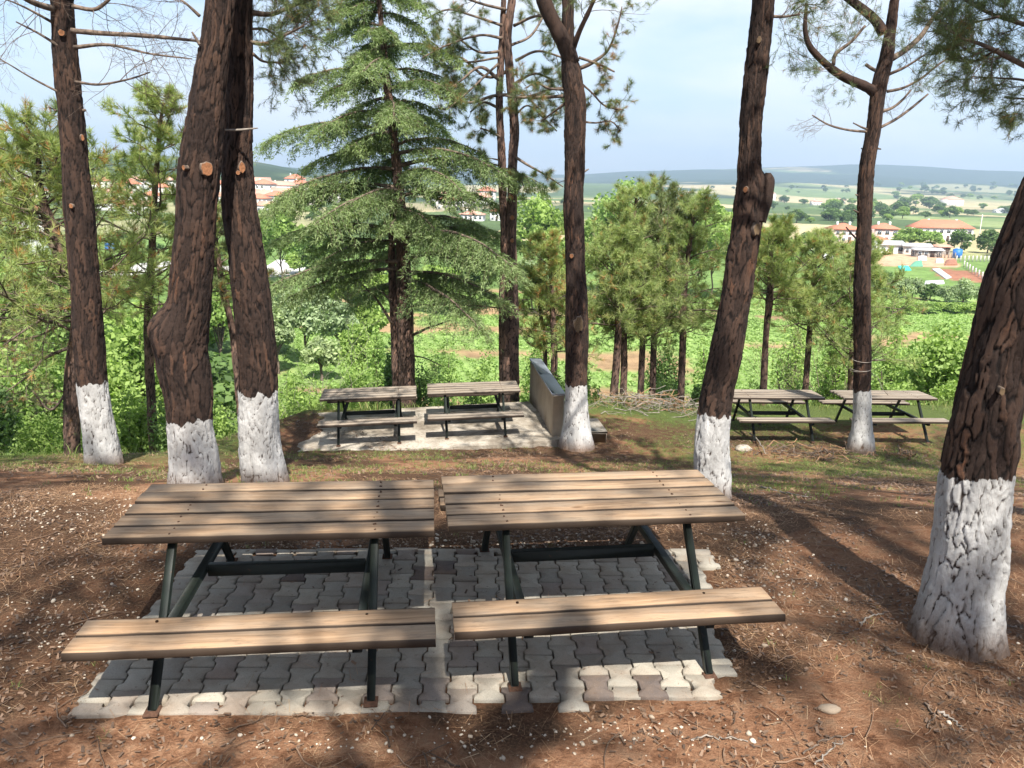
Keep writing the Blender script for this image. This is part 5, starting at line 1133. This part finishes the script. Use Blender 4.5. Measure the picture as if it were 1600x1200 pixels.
def hp(label, px, pt, pb, wpx, d, rz=0., depth=.75, **k):
    if d > 180: d = float(min(G(px, pb)[1], 1200))
    P = at(px, pb, d); g = float(hgt(P[0], d)); sc = zc(P)/F; w_ = wpx*sc; H = (pb-pt)*sc/.98; z = P[2]; dp = max(3.5, w_*depth)
    rh = k.pop('rh', min(dp*.26, H*.4)); hh = H-rh; return house(label, (P[0], d+dp/2, z), rz, w_*.86, dp, hh, rh=rh, found=max(1., z-g+2.5), **k)
# farm on the right
hp('grey pink house with a red hip roof, left one of the farm pair', 1321, 351, 380, 46, 250, .05, wall_='plaster_p', wins=(4, 2), chim=2)
hp('two storey house with a red hip roof, right one of the farm pair', 1384, 351, 381, 42, 248, .0, wall_='plaster_p', wins=(3, 2), chim=2)
hp('long white house with a broad red roof behind green trees', 1474, 346, 377, 104, 255, .03, wall_='plaster_w', wins=(8, 2), depth=.3, chim=2, rh=2.6)
hp('low white farmhouse with a dark doorway beside the orange yard', 1392, 378, 396, 46, 205, .02, wall_='plaster_w', roof='sheet', wins=(3, 1), hip=False, rh=1., chim=0, depth=.6)
hp('small red roofed annex just behind the low white farmhouse', 1376, 371, 386, 30, 222, .0, wall_='plaster', wins=(2, 1), chim=0)
hp('long low shed with a pale grey sheet roof right of the farmhouse', 1434, 382, 398, 44, 200, -.12, wall_='plaster', roof='sheet', wins=(5, 1), hip=False, rh=.7, chim=0, depth=.35, name='shed', cat='shed')
hp('lower open shed with a pale sheet roof in front of the long shed', 1452, 389, 402, 44, 188, -.08, wall_='timber', roof='sheet', wins=(4, 1), hip=False, rh=.5, chim=0, depth=.3, name='shed', cat='shed')
hp('small shed with a brownish roof at the right end of the sheds', 1474, 384, 398, 22, 198, .1, wall_='timber', roof='roof_o', wins=(2, 1), hip=False, rh=.5, chim=0, name='shed', cat='shed')
hp('large white house with a salmon roof alone on the far plain', 1492, 307, 321, 30, 620, .1, wall_='plaster_w', roof='roof_o', wins=(5, 2))
hp('smaller pale house on the far plain, farther left of the thin straight pine', 1277, 312, 321, 17, 640, .1, wall_='plaster', roof='roof_o', wins=(3, 1))
hp('small pale house on the far plain, close left of the thin straight pine', 1312, 310, 319, 18, 660, -.1, wall_='plaster_w', roof='roof_o', wins=(3, 1))
hp('tiny far house near the right edge with a white roof', 1568, 326, 333, 20, 520, .1, wall_='plaster_w', roof='sheet', wins=(3, 1), chim=0)
hp('tiny far house with a pale roof on the slope of the hill at right', 1206, 300, 306, 14, 900, .1, wall_='plaster_w', roof='roof_o', wins=(2, 1), chim=0)
P_ = at(1495, 402, 205); r = thing('water_tank', 'bright blue tank beside the trees at the right of the farm', 'tank', (P_[0], 205, P_[2]))
b = Buf(); b.tube([(0, 0, -.3), (0, 0, 2.0)], 1.15, 14); b.tube([(0, 0, 2.0), (0, 0, 2.25)], [1.15, .5], 14); b.build('tank_body', M['blue'], r); Buf().tube([(0, 0, 2.25), (0, 0, 2.4)], .35, 10).build('lid', M['white'], r)
def drape(name, label, cat, quad, m, n=10, amp=.35, lift=.15):
    Q = [G(*q) for q in quad]; u = np.linspace(0, 1, n)[None, :, None]; v = np.linspace(0, 1, n)[:, None, None]; P = (Q[0]*(1-u)+Q[1]*u)*(1-v)+(Q[3]*(1-u)+Q[2]*u)*v
    x, y = P[..., 0], P[..., 1]; e = np.minimum(1, 4*np.minimum(np.minimum(u[..., 0], 1-u[..., 0]), np.minimum(v[..., 0], 1-v[..., 0]))); z = hgt(x, y)+lift+amp*fbm(x*.8, y*.8, 0, 3, 3)*e
    c = np.array([x.mean(), y.mean(), z.min()]); V = np.stack([x, y, z], -1).reshape(-1, 3)-c; i = (np.arange(n-1)[:, None]*n+np.arange(n-1)[None]).reshape(-1, 1); q = np.concatenate([i, i+1, i+n+1, i+n], 1)
    V2 = V-[0, 0, lift+.3]; ring = [k for k in range(n)]+[k*n+n-1 for k in range(1, n)]+[(n-1)*n+k for k in range(n-2, -1, -1)]+[k*n for k in range(n-2, 0, -1)]; R = V[ring]; R2 = V2[ring]; k = len(R); j = np.arange(k)
    b = Buf(); b.add(V, q); b.add(np.concatenate([R, R2]), np.stack([j, k+j, k+(j+1) % k, (j+1) % k], 1)); tag(b.build(name, M[m], None, c), label, cat)
drape('tarp', 'turquoise tarp spread at the near edge of the orange yard', 'tarp', [(1406, 424), (1424, 423), (1419, 416), (1403, 416)], 'tarp', amp=.3)
drape('shade_net', 'green net heap in the orange yard', 'net', [(1421, 417), (1442, 417), (1440, 407), (1428, 410)], 'net', amp=.5)
drape('plastic_sheet', 'grey plastic sheet strip beside the red soil bed', 'plastic sheet', [(1478, 437), (1487, 434), (1468, 420), (1456, 421)], 'sheet')
drape('plastic_sheet', 'grey plastic sheet nearest the hedge', 'plastic sheet', [(1444, 446), (1476, 444), (1474, 439), (1446, 440)], 'sheet')
drape('plastic_sheet', 'white plastic sheet heap behind the young pines, left of the thin straight pine', 'plastic sheet', [(1286, 406), (1303, 406), (1300, 397), (1284, 398)], 'white', amp=.5)
drape('white_bag', 'white sack at the back of the orange yard', 'sack', [(1434, 407), (1448, 407), (1447, 402), (1435, 402)], 'white', amp=.4, lift=.3)
drape('white_bag', 'white sack at the right end of the orange yard', 'sack', [(1462, 411), (1474, 411), (1473, 406), (1463, 406)], 'white', amp=.4, lift=.3)
drape('soil_heap', 'brown rubble heap right of the white sack', 'heap', [(1476, 415), (1496, 415), (1494, 408), (1478, 408)], 'soil', amp=.8, lift=.3)
def rfence(label, a, b_, n, h=1.2, rails=2, mm='post'):
    A, B = G(*a), G(*b_); r = thing('fence', label, 'fence', on(A[0], A[1])); base = np.array(r.location); pm = Buf().box((0, 0, h/2), (.09, .09, h/2+.15)).mesh('post', M[mm]); P = []
    for i in range(n):
        q = A+(B-A)*i/(n-1); z = float(hgt(q[0], q[1])); p = np.array([q[0], q[1], z])-base; P.append(p); put('post', pm, p, r)
    for k in range(rails):
        b = Buf(); PP = np.array(P)+[0, 0, h*(.45+.4*k)]; b.tube(PP, .03, 4); b.build('rail', M['timber'], r)
rfence('fence of white posts running down the right of the small green paddock', (1506, 417), (1546, 443), 9)
rfence('fence of pale posts along the back of the small green paddock', (1494, 409), (1556, 409), 11, 1.3)
rfence('low timber fence closing the orange yard towards the sheds', (1455, 402), (1492, 404), 8, 1.3, 3, 'timber')
# tall mast by the long white house
P_ = at(1528, 380, 240); r = thing('utility_pole', 'tall pale pole with a crossarm beside the long white house', 'pole', (P_[0], 240, P_[2]-2)); Buf().tube([(0, 0, 0), (0, 0, 10.5)], [.16, .1], 8).build('mast', M['post'], r); Buf().box((0, 0, 9.8), (1.1, .07, .07)).build('crossarm', M['timber'], r)
# road on the left
def road():
    pts = [G(118, 432), G(185, 428), G(230, 421), G(262, 413), G(330, 420), G(420, 430), G(448, 418), G(462, 408)]
    S = spline(np.array([p[:2].tolist()+[0] for p in pts]), 120)[:, :2]; T = np.gradient(S, axis=0); Nn = unit(np.stack([-T[:, 1], T[:, 0]], 1)); V = []
    for o_ in np.linspace(-3.6, 3.6, 7):
        q = S+Nn*o_; V.append(np.stack([q[:, 0], q[:, 1], hgt(q[:, 0], q[:, 1])+.22], 1))
    n, m = 7, 120; V = np.concatenate(V); i = (np.arange(n-1)[:, None]*m+np.arange(m-1)[None]).reshape(-1, 1); b = Buf(); b.add(V, np.concatenate([i, i+1, i+m+1, i+m], 1))
    k = Buf()
    for s_ in (0, 6):
        E_ = V[s_*m:(s_+1)*m]; a = np.concatenate([E_, E_-[0, 0, .8]]); j = np.arange(m-1); k.add(a, np.stack([j, j+1, m+j+1, m+j], 1))
    tag(b.build('road', M['road']), kind='structure'); tag(k.build('road_edge', M['road']), kind='structure')
road()
P_ = at(172, 392, 165); r = thing('blue_sign', 'bright blue board standing in the yard behind the leftmost trunk', 'sign', (P_[0], 165, P_[2]-.6))
for i in (-1, 1):
    for k in (0, 1): Buf().box((i*.52, 0, 1.0+k*.95), (.49, .05, .44)).build('panel', M['blue'], r)
for i in (-1, 1): Buf().tube([(i*.9, .1, -1.6), (i*.9, .1, 2.4)], .05, 6).build('post', M['post'], r)
hp('house with a red hip roof behind the branches at the far left', 38, 322, 352, 46, 150, .3, wall_='plaster_w', wins=(3, 1))
hp('white roofed building at the left edge above the pines', 8, 262, 290, 60, 330, .1, wall_='plaster_w', roof='sheet', wins=(5, 2), chim=0)
hp('white house with a red roof between the cedar and the double pine', 775, 327, 345, 22, 300, .1, wall_='plaster_w', wins=(3, 2))
hp('long pale house with a salmon roof right of the cedar', 737, 330, 345, 44, 330, -.1, wall_='plaster_w', roof='roof_o', wins=(5, 1))
TG = 'houses of the town on the left hillside'
protos = [house('cream town house with a red roof on the left hillside', on(-10, 10000), 0, 11, 9, 5.6, wall_='plaster', wins=(3, 2), group=TG), house('white town house with a salmon roof on the left hillside', on(0, 10000), 0, 14, 8, 4.2, wall_='plaster_w', roof='roof_o', wins=(4, 1), group=TG, hip=False)]
rt = random.Random(3); spots = []
for (px, py) in [(405, 322), (418, 312), (432, 318), (446, 308), (455, 322), (468, 312), (412, 300), (440, 298), (470, 300), (425, 330), (484, 322), (395, 310), (20, 300), (50, 292), (205, 300), (225, 290), (255, 305), (185, 310), (240, 318), (215, 330), (160, 295), (265, 290), (500, 305), (690, 312), (700, 325), (715, 318), (340, 300), (350, 315), (60, 310), (170, 325), (462, 292), (402, 292), (520, 312), (745, 316), (760, 310)]:
    g = G(px, py+4)
    if g[1] < 150 or g[1] > 2500: g = at(px, py+4, 420)
    spots.append((g[0], g[1]))
used = set()
def place_words(x, y):
    px = 800+F*x/y
    return 'far left of the leftmost trunk' if px < 100 else 'seen between the leftmost trunk and the burled pine' if px < 300 else 'seen between the crossing pair' if px < 380 else 'seen between the crossing pair and the cedar' if px < 480 else 'glimpsed through the cedar' if px < 650 else 'seen right of the cedar'
for i, (x, y) in enumerate(spots):
    k = i % 2; s = min(1.6, max(.8, y/450)); lab = ('cream town house with a red roof, ', 'white town house with a salmon roof, ')[k]+place_words(x, y); gp = ('cream', 'white')[k]+' town houses '+place_words(x, y)
    if k not in used: o = protos[k]; o.location = on(x, y); o.rotation_euler = (0, 0, rt.uniform(-.5, .5)); o.scale = (s,)*3; used.add(k)
    else: o = copy_thing(protos[k], on(x, y), rt.uniform(-.5, .5), s)
    o['label'] = lab; o['group'] = gp

# trees of the valley: copies that share meshes
def proto_tree(seed, m, leaf, n, trunk_h=.14):
    r = thing('valley_tree', 'x', 'tree', (0, 9000, 0)); b, C, R = broad_crown(seed, n, leaf, 22, warm=0.); b.v[0][:, 2] = trunk_h*2+b.v[0][:, 2]*(1-trunk_h); b.build('crown', M[m], r)
    Buf().tube(spline([[0, 0, -.3], [.03, 0, .3], [0, .02, 1.0]], 6), np.linspace(.07, .03, 6), 5).build('trunk', M['twig'], r); return r
PT = {('leaf', 0): proto_tree(901, 'leaf', .20, 2600), ('leaf', 1): proto_tree(902, 'leaf', .2, 2600), ('leaf_dk', 0): proto_tree(903, 'leaf_dk', .2, 2600), ('leaf_dk', 1): proto_tree(904, 'leaf_dk', .2, 2600), ('leaf_grey', 0): proto_tree(905, 'leaf_grey', .16, 3200, .05), ('leaf_grey', 1): proto_tree(906, 'leaf_grey', .16, 3200, .05)}
pu = set()
def vt(x, y, w_, h, m, label, group, i, z=None, rz=None):
    k = (m, i % 2); loc = on(x, y, -.2) if z is None else (x, y, z); sc = (w_/2, w_/2, h/2); a = i*1.7 if rz is None else rz
    if k in pu: o = copy_thing(PT[k], loc, a, sc, label, group)
    else: o = PT[k]; pu.add(k); o.location = [float(c) for c in loc]; o.rotation_euler = (0, 0, a); o.scale = sc
    o['label'] = label
    if group: o['group'] = group
    elif 'group' in o: del o['group']
def vp(label, px, pt, pb, wpx, m, i, group=None, d=None):
    g = G(px, pb) if d is None else at(px, pb, d); g = g if g[1] < 6000 else at(px, pb, 700); k = zc(g)/F; vt(g[0], g[1], wpx*k, (pb-pt)*k/.97, m, label, group, i)
# hedge of willows at the far side of the field
HG = 'grey green trees of the hedge beyond the field'
for i, (px, pt, pb, w_) in enumerate([(1372, 420, 462, 40), (1398, 428, 466, 44), (1425, 426, 468, 46), (1452, 436, 470, 40), (1478, 438, 474, 36), (1505, 432, 474, 52), (1345, 425, 460, 40), (1532, 440, 476, 40)]):
    vp(['first grey green tree right of the thin straight pine in the hedge', 'second grey green tree of the hedge beyond the field', 'third grey green tree of the hedge beyond the field', 'fourth tree of the hedge, below the grey plastic sheet', 'fifth tree of the hedge beyond the field', 'largest silvery tree at the right end of the hedge beyond the field', 'hedge tree hidden mostly by the thin straight pine', 'hedge tree just left of the nearest leaning pine'][i], px, pt, pb, w_, 'leaf_grey' if i not in (0, 3) else 'leaf_dk', i, HG)
for i, px in enumerate(range(1362, 1560, 22)): vp('low green bush in the strip below the grey green hedge', px, 468, 490-(i % 2)*4, 42, 'leaf', i, 'low bushes in front of the hedge')
# trees around the farm
for i, (px, pt, pb, w_, lab) in enumerate([(1420, 352, 389, 50, 'broad green tree in front of the long red roof, left'), (1452, 356, 390, 46, 'green tree in front of the long red roof, middle'), (1500, 358, 395, 40, 'dark round tree below the right end of the long red roof'), (1542, 352, 396, 40, 'tall dark tree right of the long white house'), (1340, 372, 392, 26, 'small green tree in front of the farm pair'), (1290, 358, 384, 36, 'green tree left of the farm pair'), (1262, 362, 392, 40, 'green tree second left of the farm pair'), (1240, 370, 398, 40, 'green tree farthest left of the farm pair'), (1560, 372, 400, 36, 'dark tree at the right edge of the farm'), (1315, 378, 394, 30, 'low green bush under the left house of the farm pair')]):
    vp(lab, px, pt, pb, w_, 'leaf' if i in (0, 1, 4, 5, 7, 9) else 'leaf_dk', i)
# woods and hedgerows on the plain and on the hillside
TR = 'round trees scattered over the distant plain'
rt = random.Random(12); n_ = 0
rows = [(1240, 1400, 340, 352, 22, 26, 'just behind the farm houses, at the left'), (1300, 1420, 330, 345, 26, 28, 'in the wood behind the two pink farm houses'), (1340, 1500, 322, 342, 30, 26, 'in the wood behind the long white house'), (1430, 1580, 325, 340, 18, 18, 'on the plain right of the long white house'),
        (1200, 1340, 312, 330, 34, 15, 'on the plain right of the crooked pine'), (1380, 1590, 300, 316, 40, 13, 'round the lone white house on the far plain'), (1200, 1590, 290, 302, 64, 9, 'at the foot of the blue hills on the right'), (930, 1180, 292, 312, 30, 10, 'far away between the forked and the crooked pine'), (640, 900, 298, 330, 30, 14, 'far away between the cedar and the forked pine'),
        (400, 560, 325, 352, 26, 24, 'below the town roofs left of the cedar'), (0, 330, 300, 345, 36, 22, 'in the town on the far left'), (0, 420, 345, 400, 26, 34, 'by the pale road on the left'), (140, 330, 280, 300, 20, 12, 'on the hillside above the town'), (560, 720, 340, 380, 16, 30, 'seen through the lower cedar branches'), (170, 620, 425, 470, 34, 46, 'between the willows and the pale road'), (880, 1340, 440, 476, 30, 44, 'along the far edge of the field, behind the young pines')]
for (x0, x1, y0, y1, n, w_, where) in rows:
    for k in range(int(n*.52)):
        px, pb = rt.uniform(x0, x1), rt.uniform(y0, y1); g = G(px, pb)
        if g[1] < 120 or g[1] > 5000: continue
        s = zc(g)/F; ww = min(max(w_*s*rt.uniform(.6, 1.2), 4), 26); vt(g[0], g[1], ww, ww*rt.uniform(.6, .85), 'leaf_dk' if rt.random() < .75 else 'leaf', 'round tree '+where, 'round trees '+where, n_); n_ += 1
print('scattered', n_)
# denser trees in the left hollow
LG = 'trees filling the hollow on the left'
for k in range(36):
    x = rt.uniform(-46, -6); y = rt.uniform(30, 70); n_ += 1
    if x > -.31*y: continue
    ww = rt.uniform(4, 7); vt(x, y, ww, ww*rt.uniform(.7, .95), rt.choice(['leaf', 'leaf', 'leaf_dk']), 'round leafy tree filling the hollow beyond the left pines', LG, n_)
for k in range(34):
    x = rt.uniform(-24, -3)+.0; y = rt.uniform(16, 32); n_ += 1
    if x > -.24*y-2 or y < 20-.0*x and x > -8: continue
    ww = rt.uniform(2.4, 4.); vt(x, y, ww, ww*rt.uniform(.7, 1.1), rt.choice(['leaf', 'leaf', 'leaf_dk']), 'leafy tree on the slope below the left pines', 'trees on the slope below the left pines', n_)
FR = 'trees along the right side of the field'
for k in range(16):
    y = rt.uniform(26, 60); x = y*rt.uniform(.60, .72); ww = rt.uniform(3.5, 5.5); n_ += 1; vt(x, y, ww, ww*.9, 'leaf', 'bright green tree along the right side of the field', FR, n_)
for o in list(bpy.data.objects):
    if o.get('label') == 'x': bpy.data.objects.remove(o)
# ------------------------------------------------------------------ haze: the air of the valley
def haze():
    def f(k, o):
        v = k.n('VolumePrincipled', Color=(.62, .80, 1.), Density=.00023); v.inputs['Anisotropy'].default_value = .2; k.t.links.new(v.outputs[0], o.inputs['Volume'])
    m = mat('pale_air', f); zt = 330.; zb = -40.
    Buf().box((0, 3490, (zt+zb)/2), (6300, 3560, (zt-zb)/2)).build('haze', m)
    tag(bpy.data.objects['haze'], kind='stuff')
haze()
tri = sum(sum(len(p.vertices)-2 for p in me.polygons) for me in bpy.data.meshes if me.users)
print('objects', len(bpy.data.objects), 'triangles', tri)
